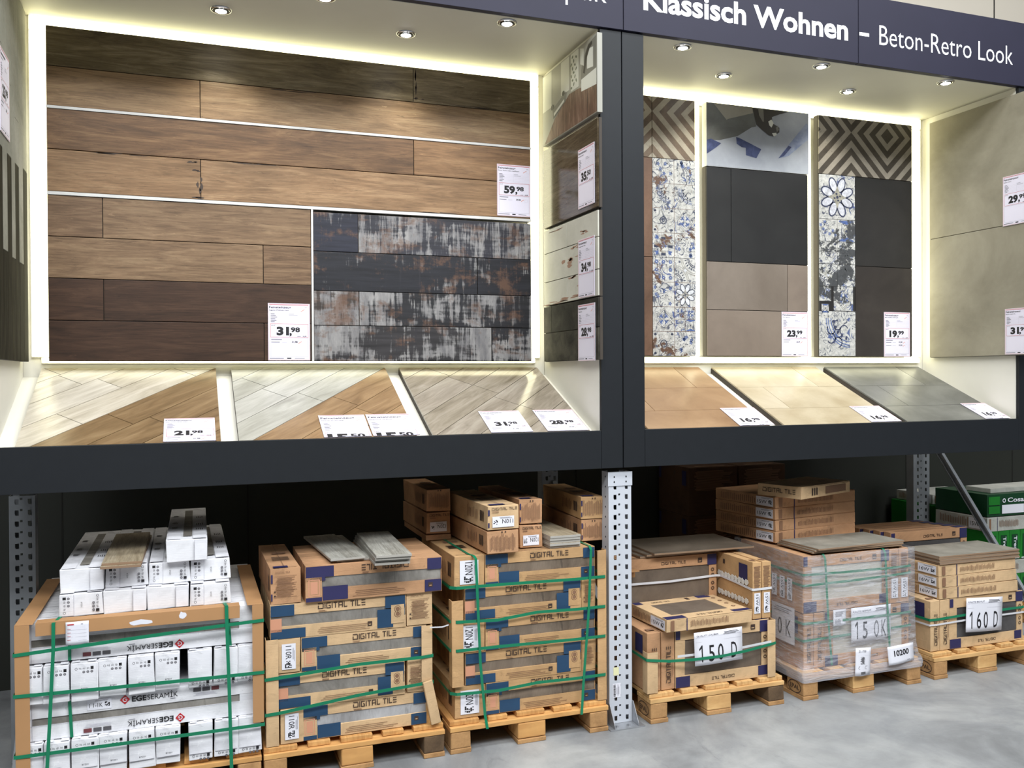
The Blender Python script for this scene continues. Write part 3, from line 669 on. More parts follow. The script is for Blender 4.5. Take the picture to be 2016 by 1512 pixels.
# board A, partly behind the post
xa0=2.02; rr=lambda x:x-xa0
sa=stripes('striped_tile_brown',rr(2.356),3.155,.088,(96,80,64),(176,166,146),1)
r=board('patchwork board with brown striped top tile, beside the centre post',front(xa0,YF,0),[(2.905,3.236,[(0,rr(2.354),sa),(rr(2.354),rr(2.621),sa)]),(2.372,2.905,[(0,rr(2.354),M_rust),(rr(2.354),rr(2.621),M_rust)]),(1.838,2.372,[(0,rr(2.354),M_rust),(rr(2.354),rr(2.621),M_rust)])],rr(2.621))
thA=.425; glA=glazed('glaze_on_brown',M_rustR,thA,2); IA=(inkmat('ink_blue_a',(62,76,112),thA,2,M_rustR),inkmat('ink_navy_a',(44,48,62),thA,2,M_rustR),inkmat('ink_grey_a',(120,118,112),thA,2,M_rustR),glazed('glaze_white_a',M_rustR,thA,2,(208,210,214),0))
c0=rr(2.354)+.0668; kinds=[['sprig','sprig'],['curl','curl'],['rosette','diamond'],['squares','sprig'],['daisies','arcs'],['sprig','petals'],['diamond','star'],['rosette','sprig']]
cells=[]
for i,row in enumerate(kinds):
    y=2.905-.0667-.1334*i
    for j,k in enumerate(row): cells.append((c0+.1336*j,y,.1325,k))
cells=[c for c in cells if not(c[3]=='star')]+[(c0+.1336+dx,2.905-.0667-.1334*6+dy,.0655,k) for dx,dy,k in ((-.033,.033,'star'),(.033,.033,'star'),(-.033,-.033,'sprig'),(.033,-.033,'eye'))]
patch_part(r,cells,'patchwork_tiles',IA,glA,3)
# board B: poster + black + beige tiles
xb0=2.692; rb=lambda x:x-xb0
M_bk=stone('black_slate_tile',(22,22,23),(34,34,34),64,3,.5,.1); M_bg=stone('beige_concrete_tile',(102,92,82),(124,114,104),65,2.2,.45,.1); M_bg2=stone('beige_concrete_tile_b',(110,98,88),(132,120,108),66,2.2,.45,.1)
r=board('black slate over beige tile board, middle of the right bay wall',front(xb0,YF,0),[(2.362,2.884,[(0,rb(2.850),M_bk),(rb(2.850),rb(3.367),M_bk)]),(2.095,2.362,[(0,rb(3.225),M_bg),(rb(3.225),rb(3.367),M_bg2)]),(1.838,2.095,[(0,rb(3.225),M_bg2),(rb(3.225),rb(3.367),M_bg2)])],rb(3.367))
r=thing('photo_panel','photo poster of a pale floor with blue patches above the black tiles','photo panel',front(xb0,YF,2.887))
W_,H_=.680,.350; M_q=stone('poster_pale_floor',(140,144,152),(168,172,178),71,3,.4,.05); M_shade=stone('poster_shadow',(84,84,80),(112,114,112),72,4,.4,.1); M_q2=stone('poster_cloth',(136,132,122),(152,148,138),73,4,.4,.05); M_blue=stone('poster_blue',(44,50,82),(74,84,122),74,22,.4,.3); M_blu2=stone('poster_faded_blue',(104,116,148),(150,158,176),75,16,.4,.3)
mb=MB(); mb.box(0,0,-.045,W_,H_,0,M_wgap); mb.build('panel',r)
mb=MB(); k=.0005
def pp(x,y): return ((x-60)/1890*W_, H_-(y-100-(x-60)*.11)/ (1180-(x-60)*.06)*H_)
def PQ(L,w_,m_): mb.poly([(min(max(a,.001),W_-.001),min(max(b,.001),H_-.001)) for a,b in [pp(*q) for q in L]],w_,m_)
mb.rect(.001,.001,W_-.001,H_-.001,k,M_q)
PQ([(62,102),(900,195),(960,540),(870,560),(620,720),(300,800),(62,800)],k*2,M_shade)
PQ([(185,125),(885,205),(900,300),(440,410),(420,430)],k*3,M_q2)
PQ([(590,740),(640,750),(1050,950),(960,1115),(770,1065),(765,930),(690,920),(600,860)],k*3,M_blue)
PQ([(62,800),(140,780),(320,860),(240,930),(62,1060)],k*3,M_blue)
PQ([(1900,485),(1945,510),(1945,760),(1560,1060),(1370,1105),(1480,960)],k*3,M_blu2)
PQ([(1370,1105),(1560,880),(1620,900),(1480,1060)],k*4,M_blue)
PQ([(890,205),(1560,280),(1400,320),(1250,370),(1260,480),(1390,560),(1390,640),(1280,720),(1190,700),(1060,600),(960,510)],k*4,M_pd)
PQ([(990,215),(1090,225),(1100,450),(1080,460),(1010,340)],k*5,M_pm); PQ([(1180,450),(1240,415),(1280,480),(1240,560),(1200,520)],k*5,M_pw); PQ([(1250,660),(1330,650),(1340,690),(1280,715)],k*5,M_pw); PQ([(1320,560),(1360,520),(1380,600),(1340,640)],k*5,M_pm)
mb.build('printed_picture',r)
# board C
xc0=3.443; rc=lambda x:x-xc0
sc_=stripes('striped_tile_dark',rc(3.676),3.155,.088,(64,58,50),(158,150,136),5)
r=board('patchwork and dark slate board with striped top, right of the black and beige board',front(xc0,YF,0),[(2.898,3.238,[(0,rc(4.13),sc_)]),(2.372,2.898,[(0,rc(3.703),M_slate),(rc(3.703),rc(4.13),M_slate)]),(1.838,2.372,[(0,rc(3.703),M_slate),(rc(3.703),rc(4.13),M_slate2)])],rc(4.13))
thC=.445; base=(74,76,78); glC=glazed('glaze_on_slate',base,.36,7); gfull=glazed('glaze_sparse',base,.47,9)
def inks(th,sd): return (inkmat('ink_blue_%d'%sd,(62,78,118),th,sd,base),inkmat('ink_navy_%d'%sd,(48,52,70),th,sd,base),inkmat('ink_grey_%d'%sd,(120,118,108),th,sd,base),glazed('glaze_white_%d'%sd,base,th,sd,(204,206,214),0))
IK=inks(.36,8)
for c_ in ((.130,2.898-.13,.258,'petals'),(.130,1.838+.1335,.262,'curl')): patch_part(r,[c_],'large_patchwork_tile',inks(.36,7) if c_[3]=='petals' else IK,glC,4)
cells=[(.065,2.573,.129,'sprig'),(.195,2.573,.129,'eye'),(.065,2.443,.129,'rosette'),(.195,2.443,.129,'curl'),(.065,2.312,.129,'arcs'),(.195,2.312,.129,'sprig'),(.0435,2.203,.085,'star'),(.0435,2.148,.0,'eye'),(.174,2.176,.140,'diamond')]
cells=[c for c in cells if c[2]>0]+[(.0435,2.1335-.015,.052,'eye')]
patch_part(r,cells,'small_patchwork_tiles',inks(.475,9),glazed('glaze_small',base,.475,9),6)
price_sign(front(3.181,YF-.002,1.838),'23','99','Gent graphit','price sign 23,99 on the beige tiles of the right bay wall',old='24,99',size=(.178,.254))
price_sign(front(3.912,YF-.002,1.838),'19','99','Marrazellas anthrazit','price sign 19,99 on the dark slate board',old='24,99',size=(.196,.266),rows=2)
# right side wall of the right bay
XR=4.262; S_c=stone('side_cream_concrete',(128,122,106),(160,154,136),81,2.2,.6,.1,.2)
board('large cream concrete look board on the right end wall',face((XR,.60,0),(0,-1,0),(0,0,1)),[(2.553,3.262,[(0,.72,S_c)]),(1.832,2.553,[(0,.72,S_c)])],.72,.028)
price_sign(face((XR-.002,.073,2.549),(0,-1,0),(0,0,1)),'29','99','Beton cream','price sign 29,99, upper one on the right end wall',lower=False,size=(.18,.272))
price_sign(face((XR-.002,.060,1.838),(0,-1,0),(0,0,1)),'31','99','Beton cream XL','price sign 31,99, lower one on the right end wall',lower=False,size=(.18,.252))
# two small stickers on the post
M_stk=flat('sticker_white',(232,232,236),.5)
mb=MB(); mb.box(0,0,0,.076,.048,.001,M_stk); mb.rect(.012,.035,.066,.038,.0013,M_grey); mb.text('2-108-07 59',.018,.023,.006,.0013,M_ink,width=.042)
for i in range(16): mb.rect(.012+i*.0034,.008,.0135+i*.0034+(i%3)*.0005,.016,.0013,M_ink)
tag(mb.build('post_sticker',None,front(1.903,-.0012,2.354)),'small white barcode sticker on the dark centre post','sticker')
mb=MB(); mb.box(0,0,0,.076,.048,.001,M_stk); mb.ring(.024,.031,.006,.0085,.0013,M_red,16); mb.line((.019,.026),(.029,.036),.002,.0013,M_red); mb.rect(.036,.021,.068,.025,.0013,M_grey); mb.rect(.022,.010,.068,.014,.0013,M_grey)
tag(mb.build('post_sticker',None,front(1.903,-.0012,2.300)),'small white sticker with a red circle, below the barcode sticker','sticker')

# display unit scaled up about the camera position to its judged size and place
DISP=Matrix.Translation((0,.289,-.137))@Matrix.Scale(1.079,4)
for o in list(bpy.data.objects):
    if o.parent is None and o.get('kind')!='structure' and (o.get('label') or o.name.startswith('spot_beam')): o.matrix_world=DISP@o.matrix_world
# =================== rack and goods under the display ===================
PI=math.pi
M_rack=plain('rack_grey_paint',(196,200,208),.45,0,.03,8); M_galv=plain('galvanised_steel',(170,172,176),.35,.6,.05,12)
M_card=card('cardboard_tan',(192,154,110),1); M_card2=card('cardboard_pale',(206,174,134),2); M_card3=card('cardboard_brown',(184,142,106),3); M_kraft=plain('kraft_edge_board',(178,134,90),.75,0,.04,5)
M_blue=plain('print_blue',(30,66,98),.6,0,.06,10); M_navyb=plain('print_navy',(42,40,84),.6,0,.06,10); M_print=flat('print_dark_brown',(62,46,38),.7); M_print2=flat('print_light_brown',(132,98,74),.7); M_pink=flat('print_salmon',(204,146,116),.7)
M_wcard=card('carton_white',(230,230,234),4,.6); M_wcard2=card('carton_white_b',(222,222,227),5,.6); M_wink=flat('carton_ink_grey',(84,82,86),.6)
M_crimson=flat('logo_red',(186,36,44),.5); M_strap=NT('strap_green').done((14,120,84),.3); M_strapw=NT('strap_white').done((214,214,218),.35)
M_label=flat('label_white',(228,228,236),.5)
M_tgrey=wood('exposed_tile_grey',(104,100,94),(140,136,130),(166,162,156),91,grain=1.2,blot=.3); M_tlight=wood('exposed_tile_light',(150,150,150),(178,178,180),(198,198,200),92,blot=.3)
M_tbrown=wood('exposed_tile_brown',(92,80,68),(124,110,96),(150,136,120),93,grain=1.2,blot=.4); M_tcon=stone('exposed_tile_concrete',(92,80,70),(124,110,96),94,4,.5,.2); M_tdark=stone('exposed_tile_dark',(66,64,64),(90,88,88),95,4,.5,.2); M_tcream=stone('exposed_tile_cream',(190,184,172),(212,206,196),96,4,.5,.1)
M_slabg=wood('slab_grey_wood',(126,122,112),(164,162,154),(190,190,184),97,'y',blot=.4); M_slabt=wood('slab_tan_wood',(130,116,94),(164,150,126),(188,176,154),98,'y',blot=.4); M_slabe=flat('slab_edge_grey',(168,164,156),.6); M_slabc=stone('slab_concrete_brown',(96,84,72),(126,114,100),99,5,.5,.2); M_slabm=stone('slab_concrete_grey',(120,116,106),(158,152,140),100,5,.5,.2); M_edgeb=flat('slab_edge_brown',(142,116,92),.7)
M_hole=flat('shadow_inside',(12,10,10),.9)
def woodraw(name,d,l,axis,seed):
    t=NT(name); n=t.noise(t.coord((30,1.5,6) if axis=='y' else (1.5,30,6),(seed,seed,0)),1.6,5,.6,.8); c=t.ramp(n,[(.3,d),(.7,l)])
    b=t.noise(t.coord((1,1,1),(seed,1,2)),5,4,.6); c=t.mix(.6,c,t.ramp(b,[(.3,(.66,.63,.6,1)),(.6,(1.05,1.03,1,1))]),'MULTIPLY'); t.bump(n,.3,.002); return t.done(c,.75)
PW=[(woodraw('pallet_board_light',(188,134,76),(224,174,108),'y',1),woodraw('pallet_stringer_light',(190,136,78),(226,176,110),'x',2)),
    (woodraw('pallet_board_pale',(196,148,92),(230,190,130),'y',3),woodraw('pallet_stringer_pale',(198,150,94),(232,192,132),'x',4))]
M_block=stone('pallet_block_wood',(150,112,72),(206,160,108),101,7,.8,.35); M_oldw=stone('pallet_block_weathered',(84,66,48),(122,98,72),102,8,.85,.4)

def copy_tree(o,matrix,label=None,group=None,parent=None):
    c=o.copy(); COL.objects.link(c)
    if parent is None:
        c.matrix_world=matrix
        if label: c['label']=label
        if group: c['group']=group
    else: c.parent=parent
    for ch in KIDS.get(o.name,[]): copy_tree(ch,None,None,None,c)
    return c
KIDS={}; PROTO={}
def place(key,maker,matrix,label,cat,group):
    """first use builds the thing, later uses copy it and its parts"""
    if key in PROTO: return copy_tree(PROTO[key],matrix,label,group)
    before=set(o.name for o in bpy.data.objects)
    r=maker(label,cat,group); r.matrix_world=matrix; PROTO[key]=r
    for o in bpy.data.objects:
        if o.name not in before and o.parent: KIDS.setdefault(o.parent.name,[]).append(o)
    return r

def dtlogo(mb,x,y,h,width,w,mat,flip=False,rot=0):
    L=[('D',1.35),('I',.2),('G',1.05),('I',.2),('T',.95),('A',1.05),('L',.85),(' ',.3),('T',.95),('I',.2),('L',.85),('E',.95)]
    gap=.22; tot=sum(q[1] for q in L)+gap*(len(L)-1); k=width/tot; t=h*.15; X=0
    M0=mb.M.copy(); c=Matrix.Translation((x,y,0))@Matrix.Rotation(rot,4,'Z')
    if flip: c=c@Matrix.Translation((width,h,0))@Matrix.Rotation(PI,4,'Z')
    mb.M=M0@c
    def b(a0,b0,a1,b1): mb.rect(X+a0,b0,X+a1,b1,w,mat)
    for ch,u in L:
        W=u*k
        if ch=='D': b(0,0,W,t);b(0,h-t,W*.9,h);b(W-t,t,W,h-t);b(0,t,t,h*.62)
        elif ch=='I': b(0,0,t,h)
        elif ch=='G': b(0,0,W,t);b(0,h-t,W,h);b(0,t,t,h-t);b(W-t,t,W,h*.5);b(W*.5,h*.42,W-t,h*.42+t)
        elif ch=='T': b(0,h-t,W,h);b(W/2-t/2,0,W/2+t/2,h-t)
        elif ch=='A': b(0,h-t,W,h);b(0,0,t,h-t);b(W-t,0,W,h-t);b(t,h*.35,W-t,h*.35+t)
        elif ch=='L': b(0,0,W,t);b(0,t,t,h)
        elif ch=='E': b(0,0,W,t);b(0,h-t,W,h);b(0,h/2-t/2,W,h/2+t/2)
        X+=W+gap*k
    mb.M=M0
def lines(mb,x0,y0,x1,y1,n,w,mat,rd,vert=False,fill=.5):
    for i in range(n):
        if vert:
            a=x0+(x1-x0)*i/n; mb.rect(a,y0+rd.uniform(0,.15)*(y1-y0),a+(x1-x0)/n*fill,y1-rd.uniform(0,.3)*(y1-y0),w,mat)
        else:
            a=y0+(y1-y0)*i/n; mb.rect(x0+rd.uniform(0,.1)*(x1-x0),a,x1-rd.uniform(0,.3)*(x1-x0),a+(y1-y0)/n*fill,w,mat)
def label_mesh(mb,x,y,w,h,txt,rd,vert=False,flip=False,mat=None):
    e=.0012; mb.rect(x,y,x+w,y+h,e,mat or M_label)
    if vert:
        mb.text(txt,x+w*.28,y+h*.92,w*.42,e*1.5,M_ink,bold=.0,width=h*.52,rot=-PI/2)
        for i in range(5):
            for j in range(7):
                if rd.random()<.55: mb.rect(x+w*.22+i*w*.1,y+h*.06+j*h*.04,x+w*.31+i*w*.1,y+h*.095+j*h*.04,e*1.5,M_ink)
        lines(mb,x+w*.78,y+h*.3,x+w*.94,y+h*.9,3,e*1.5,M_grey,rd,True,.4)
    else:
        if flip: mb.text(txt,x+w*.95,y+h*.72,h*.40,e*1.5,M_ink,width=w*.5,flip=True)
        else: mb.text(txt,x+w*.08,y+h*.25,h*.40,e*1.5,M_ink,width=w*.55)
        for i in range(6):
            for j in range(5):
                if rd.random()<.55: mb.rect(x+w*(.04 if flip else .72)+i*w*.035,y+h*.25+j*h*.09,x+w*(.073 if flip else .753)+i*w*.035,y+h*.33+j*h*.09,e*1.5,M_ink)
        lines(mb,x+w*.3,y+h*.8,x+w*.95,y+h*.95,2,e*1.5,M_grey,rd,False,.4)

# ---- narrow tile cartons with an open window (long side to the front) ----
def mk_long(L,D,H,var,tile,blue,cardm,seed,flip=False):
    def f(label,cat,group):
        rd=random.Random(seed); r=thing('tile_carton',label,cat,None,group)
        mb=MB(); mb.box(.004,.004,.004,L-.004,D-.004,H-.004,tile); mb.build('exposed_tiles',r)
        mb=MB(); j=.0012
        a,b=H*.36,H*.68       # window between the two printed strips
        mb.box(0,.0,0,L,.004,a,cardm,j,rd); mb.box(0,.0,b,L,.004,H,cardm,j,rd)
        mb.box(0,.003,0,L,D,.003,cardm,j,rd); mb.box(0,.003,H-.003,L,D,H,cardm,j,rd); mb.box(0,D-.003,0,L,D,H,cardm)
        mb.box(0,.001,0,.003,D,H,cardm,j,rd); mb.box(L-.003,.001,0,L,D,H,cardm,j,rd)
        mb.M=front(0,-.0014,0); e=.0006; k=L/.6
        if var=='a':   # logo right of the middle, narrow blue on the far right
            mb.rect(.002,b,.20*L,H-.003,e,blue); mb.rect(.002,b-.10*H,.14*L,b,e,blue); mb.rect(.89*L,b-.03*H,L-.002,H-.004,e,blue)
            mb.rect(.0,a*.35,.115*L,b,e,cardm); mb.frame(.02*L,a*.45,.10*L,b-.06*H,.004,e*2,M_pink); mb.rect(.035*L,a*.6,.085*L,b-.12*H,e*2,M_pink)
            mb.rect(.12*L,.004,.30*L,a+.05*H,e,blue); mb.rect(.002,.002,.115*L,a*.35,e,blue); mb.rect(.87*L,.02*H,L-.002,a,e,blue)
            lx,sx=.40*L,.93*L
        else:          # logo left of the middle, blue left and a wide blue right
            mb.rect(.002,b-.02*H,.17*L,H-.003,e,blue); mb.rect(.84*L,b-.06*H,L-.004,H-.004,e,blue)
            mb.rect(.0,a*.6,.08*L,b*.88,e,M_pink); mb.rect(.002,.002,.25*L,a*.8,e,blue); mb.rect(.78*L,a*.12,.90*L,a*.9+.04,e,blue)
            mb.rect(.885*L,a*.4,.985*L,b+.02*H,e*1.5,cardm)
            for q in (.62,.84): mb.disc(.935*L,b*q,.016*k,.016*k,e*2.5,M_print2,14); mb.ring(.935*L,b*q,.010*k,.013*k,e*3.5,cardm,12)
            lx,sx=.34*L,.74*L
        dtlogo(mb,lx,b+.10*H,.165*H,.35*L,e*2,M_print,flip)
        lines(mb,lx,b+.02*H,lx+.07*L,b+.07*H,2,e*2,M_print2,rd)
        lines(mb,.33*L,a*.2,.76*L,a*.75,4,e*2,M_print2,rd,False,.25)
        mb.rect(sx-.034*L,a*.40,sx,a*.40+.034*L,e*2,M_print); mb.rect(sx-.026*L,a*.5,sx-.008*L,a*.5+.006*L,e*3,cardm)
        mb.M=face((0,0,0),(0,-1,0),(0,0,1))@Matrix.Translation((-D,0,0.0016)); lines(mb,.01,.02,D-.02,H-.03,7,e,M_print2,rd,True,.25)
        mb.M=face((0,0,H+.0014),(1,0,0),(0,1,0)); lines(mb,.25*L,.012,.85*L,D-.012,3,e,M_print2,rd,False,.2)
        mb.build('cardboard',r,bevel=.0015); return r
    return f
# ---- cartons seen from the short end ----
def mk_end(W,D,H,kind,cardm,seed,txt='110N',blue=None):
    def f(label,cat,group):
        rd=random.Random(seed); r=thing('tile_carton',label,cat,None,group); mb=MB()
        mb.box(0,0,0,W,D,H,cardm,.0025,rd)
        mb.M=front(0,-.0028,0); e=.0006
        if kind=='bars':
            for i in range(4): mb.line((W*.12,H*(.2+.2*i)),(W*.88,H*(.2+.2*i)),.0012,e,M_print2)
            lines(mb,W*.15,H*.22,W*.85,H*.78,16,e,M_print2,rd,False,.4); mb.text('DIGITAL TILE',W*.15,H*.88,.008,e,M_print2,width=W*.5)
            mb.rect(W*.1,H*.22,W*.16,H*.26,e*2,M_print); mb.rect(W*.1,H*.34,W*.16,H*.38,e*2,M_print)
        elif kind=='vbars':
            lines(mb,W*.08,H*.12,W*.92,H*.88,20,e,M_print2,rd,True,.4); mb.rect(W*.45,H*.9,W*.49,H*.97,e,M_print); mb.rect(W*.56,H*.9,W*.60,H*.97,e,M_print)
        elif kind=='logo':
            dtlogo(mb,W*.12,H*.82,H*.11,W*.82,e,M_print); lines(mb,W*.12,H*.72,W*.4,H*.79,2,e,M_print2,rd)
        if blue: mb.rect(0,H*.60,W*.06,H*.85,e,blue); mb.rect(0,H*.1,W*.05,H*.3,e,blue)
        mb.M=face((0,0,H+.0028),(1,0,0),(0,1,0)); mb.rect(W*.47,.01,W*.49,D-.01,e,M_print2)
        for i in range(4): mb.rect(W*.2,D*(.30+.035*i),W*.8,D*(.318+.035*i),e,M_print)
        mb.rect(W*.1,.02,W*.9,.024,e,M_print2); mb.rect(W*.3,D*.55,W*.8,D*.62,e,M_print2)
        if blue: mb.rect(W*.1,.012,W*.6,.05,e,blue)
        mb.M=face((-.0028,D,0),(0,-1,0),(0,0,1)); lines(mb,D*.55,H*.25,D*.8,H*.8,7,e,M_print2,rd,True,.3)
        for i in range(3): mb.rect(D*(.84+.03*i),H*.3,D*(.86+.03*i),H*.75,e,M_print)
        mb.build('cardboard',r,bevel=.0025)
        if kind in('label','logo'):
            mb=MB(); mb.M=front(0,-.0028,0)
            if kind=='label': label_mesh(mb,W*.18,H*.12,W*.62,H*.74,txt,rd,True)
            else: label_mesh(mb,W*.14,H*.10,W*.70,H*.46,txt,rd,False,True)
            mb.build('shipping_label',r)
        return r
    return f
# ---- white cartons of the leftmost pallet ----
M_shadecard=card('cardboard_shade_dark',(84,62,48),9)  # card colour darkened to carry the shade on the rear stack
def ege_print(mb,x,y,flip,rd,L):
    M0=mb.M.copy()
    if flip: mb.M=M0@Matrix.Translation((x,y,0))@Matrix.Rotation(PI,4,'Z')
    else: mb.M=M0@Matrix.Translation((x,y,0))
    e=.0012
    s=.019; mb.poly([(-s,0),(0,-s),(s,0),(0,s)],e,M_crimson); mb.ring(0,0,.006,.0092,e*1.6,M_label,14,.8,2*PI-.5); mb.rect(.001,-.0012,.009,.0012,e*2,M_label)
    w1=mb.text('EGE',.026,-.011,.021,e,M_ink,bold=.03,width=.055); mb.text('SERAMİK',.084,-.011,.021,e,M_ink,bold=-.004,width=.118)
    lines(mb,.17,-.018,.2,-.014,1,e,M_grey,rd)
    for i,c in enumerate((M_wink,M_wink,M_crimson2)): mb.rect(.262+i*.036,-.002,.292+i*.036,.014,e,c)
    lines(mb,.262,-.018,.365,-.005,4,e,M_lgrey,rd,False,.3)
    mb.M=M0
M_crimson2=flat('barcode_maroon',(112,58,62),.6)
def mk_egelong(L,D,H,seed,tophid=False):
    def f(label,cat,group):
        rd=random.Random(seed); r=thing('tile_carton',label,cat,None,group)
        mb=MB(); mb.box(.004,.005,.004,L-.004,D-.004,H-.004,M_tgrey); mb.build('exposed_tiles',r)
        mb=MB(); a,b=H*.40,H*.60
        mb.box(0,0,0,L,.004,a,M_wcard,.001,rd); mb.box(0,0,b,L,.004,H,M_wcard,.001,rd); mb.box(0,.001,0,.045,.0045,H,M_wcard2); mb.box(L-.09,.001,0,L,.0045,H,M_wcard2)
        mb.box(0,.003,0,L,D,.003,M_wcard); mb.box(0,.003,H-.003,L,D,H,M_wcard); mb.box(0,D-.003,0,L,D,H,M_wcard); mb.box(0,.003,0,.003,D,H,M_wcard); mb.box(L-.003,.003,0,L,D,H,M_wcard)
        mb.M=front(0,-.0012,0); ege_print(mb,.385,b+.035,False,rd,L); ege_print(mb,.595,.024,True,rd,L)
        mb.line((.002,a),(L*.9,a),.0012,.0011,M_lgrey); mb.line((.047,0),(.047,H),.0012,.0011,M_lgrey)
        mb.build('cardboard',r,bevel=.0015)
        mb=MB(); mb.M=front(0,-.0012,0); label_mesh(mb,.245,b+.008,.09,.042,'1 1-1K',rd); mb.build('shipping_label',r)
        return r
    return f
def icons(mb,x,y,s,rd,dark=True):
    for i in range(5):
        if i==0: mb.ring(x,y,s*.25,s*.36,.0009,M_wink,10)
        elif i==4: mb.rect(x+i*s-.4*s,y-.4*s,x+i*s+.35*s,y+.45*s,.0009,M_ink)
        else:
            for k in range(4): mb.rect(x+i*s-.35*s+k*.17*s,y-.35*s+rd.uniform(0,.2)*s,x+i*s-.27*s+k*.17*s,y+.35*s-rd.uniform(0,.2)*s,.0009,M_wink)
    for i in range(3): mb.ring(x+(2+i)*s-.1*s,y-1.0*s,s*.18,s*.36,.0009,M_wink,10); mb.disc(x+(2+i)*s-.1*s,y-1.0*s,s*.14,s*.14,.0011,M_grey,8)
def mk_egeend(W,D,H,kind,seed):
    def f(label,cat,group):
        rd=random.Random(seed); r=thing('tile_carton',label,cat,None,group); mb=MB()
        mb.box(0,0,0,W,D,H,M_wcard,.0035,rd); mb.M=front(0,-.0036,0); e=.0008
        if kind=='upright':    # standing on its side, printed flap hanging over
            mb.rect(.002,H*.22,W-.002,H-.002,e,M_wcard2); mb.line((.002,H*.22),(W-.002,H*.22+.002),.0015,e*1.5,M_grey)
            icons(mb,W*.22,H*.86,.0145,rd); mb.text('B7Z01',W*.40,H*.30,.006,e*2,M_wink,width=.024)
        elif kind=='blank':
            mb.rect(.002,H*.16,W-.002,H-.002,e,M_wcard2); mb.line((.002,H*.16),(W-.002,H*.16),.0015,e*1.5,M_grey); icons(mb,W*.2,H*.10,.0145,rd)
        elif kind=='flat':     # lying flat, icons on both edges
            M0=mb.M.copy()
            mb.rect(.004,.004,W*.34,H-.004,e,M_wcard2); mb.line((W*.34,.002),(W*.34,H-.002),.001,e*1.5,M_lgrey)
            mb.M=M0@Matrix.Translation((W*.13,H*.18,0))@Matrix.Rotation(PI/2,4,'Z'); icons(mb,0,0,.0145,rd)
            mb.M=M0@Matrix.Translation((W*.88,H*.86,0))@Matrix.Rotation(-PI/2,4,'Z'); icons(mb,0,0,.0145,rd)
            mb.M=M0; mb.text('B7Z01',W*.50,H*.62,.006,e*2,M_wink,width=.02,rot=-PI/2)
        else:
            mb.line((W*.68,.002),(W*.68,H-.002),.0012,e,M_lgrey); mb.rect(W*.68,.003,W-.003,H-.003,e,M_wcard2)
        mb.M=face((0,0,H+.0022),(1,0,0),(0,1,0))
        mb.rect(.004,.006,W*.34,D-.006,e,M_wcard2); mb.rect(W*.64,.006,W-.004,D-.006,e,M_wcard2)
        for yy in (.30,.45,.68):
            lines(mb,W*.08,D*yy,W*.26,D*yy+.05,5,e*2,M_wink,rd,False,.5); lines(mb,W*.72,D*yy-.06,W*.92,D*yy,4,e*2,M_wink,rd,True,.5)
        mb.build('cardboard',r,bevel=.0025)
        mb=MB(); mb.M=face((0,0,H+.0022),(1,0,0),(0,1,0)); mb.rect(W*.40,.07,W*.62,D-.08,.0009,M_tgrey); mb.build('exposed_tiles',r)
        return r
    return f
# ---- large cartons (30 x 60) standing on edge ----
def mk_big(L,D,H,tile,cardm,seed,var=0,flip=False):
    def f(label,cat,group):
        rd=random.Random(seed); r=thing('large_tile_carton',label,cat,None,group)
        mb=MB(); mb.box(.004,.006,.004,L-.004,D-.004,H-.004,tile); mb.build('exposed_tiles',r)
        mb=MB(); a,b=H*.2,H*.80; c,d=L*.10,L*.92; j=.0012
        mb.box(0,0,0,L,.005,a,cardm,j,rd); mb.box(0,0,b,L,.005,H,cardm,j,rd); mb.box(0,.0006,a,c,.005,b,cardm,j,rd); mb.box(d,.0006,a,L,.005,b,cardm,j,rd)
        mb.box(0,.004,0,L,D,.003,cardm,j,rd); mb.box(0,.004,H-.003,L,D,H,cardm,j,rd); mb.box(0,D-.003,0,L,D,H,cardm); mb.box(0,.002,0,.003,D,H,cardm,j,rd); mb.box(L-.003,.002,0,L,D,H,cardm,j,rd)
        mb.M=front(0,-.0014,0); e=.0006
        mb.rect(L-.10*L,b-.01*H,L-.002,H-.003,e,M_navyb); mb.rect(.002,.002,.15*L,a*.95,e,M_navyb); mb.rect(L*.88,.01,L-.02*L,a,e,M_navyb)
        mb.rect(.002,b+.02*H,.05*L,H-.004,e,M_navyb)
        dtlogo(mb,L*.42,b+.06*H,.05*H,L*.25,e*2,M_print,flip); dtlogo(mb,L*.38,a*.35,.05*H,L*.24,e*2,M_print,True)
        mb.rect(L*.80,b+.05*H,L*.80+.026,b+.05*H+.026,e*2,M_print); mb.rect(L*.805,b+.07*H,L*.80+.02,b+.085*H,e*3,cardm)
        for q in (.35,.45,.60,.70): mb.ring(L*.955,H*q,.006,.010,e*2,M_print,8)
        mb.M=face((0,0,H+.0014),(1,0,0),(0,1,0)); lines(mb,.1*L,.01,.8*L,D-.01,2,e,M_print2,rd,False,.2); mb.rect(.86*L,.003,L-.003,D-.003,e,M_navyb)
        mb.build('cardboard',r,bevel=.0015); return r
    return f
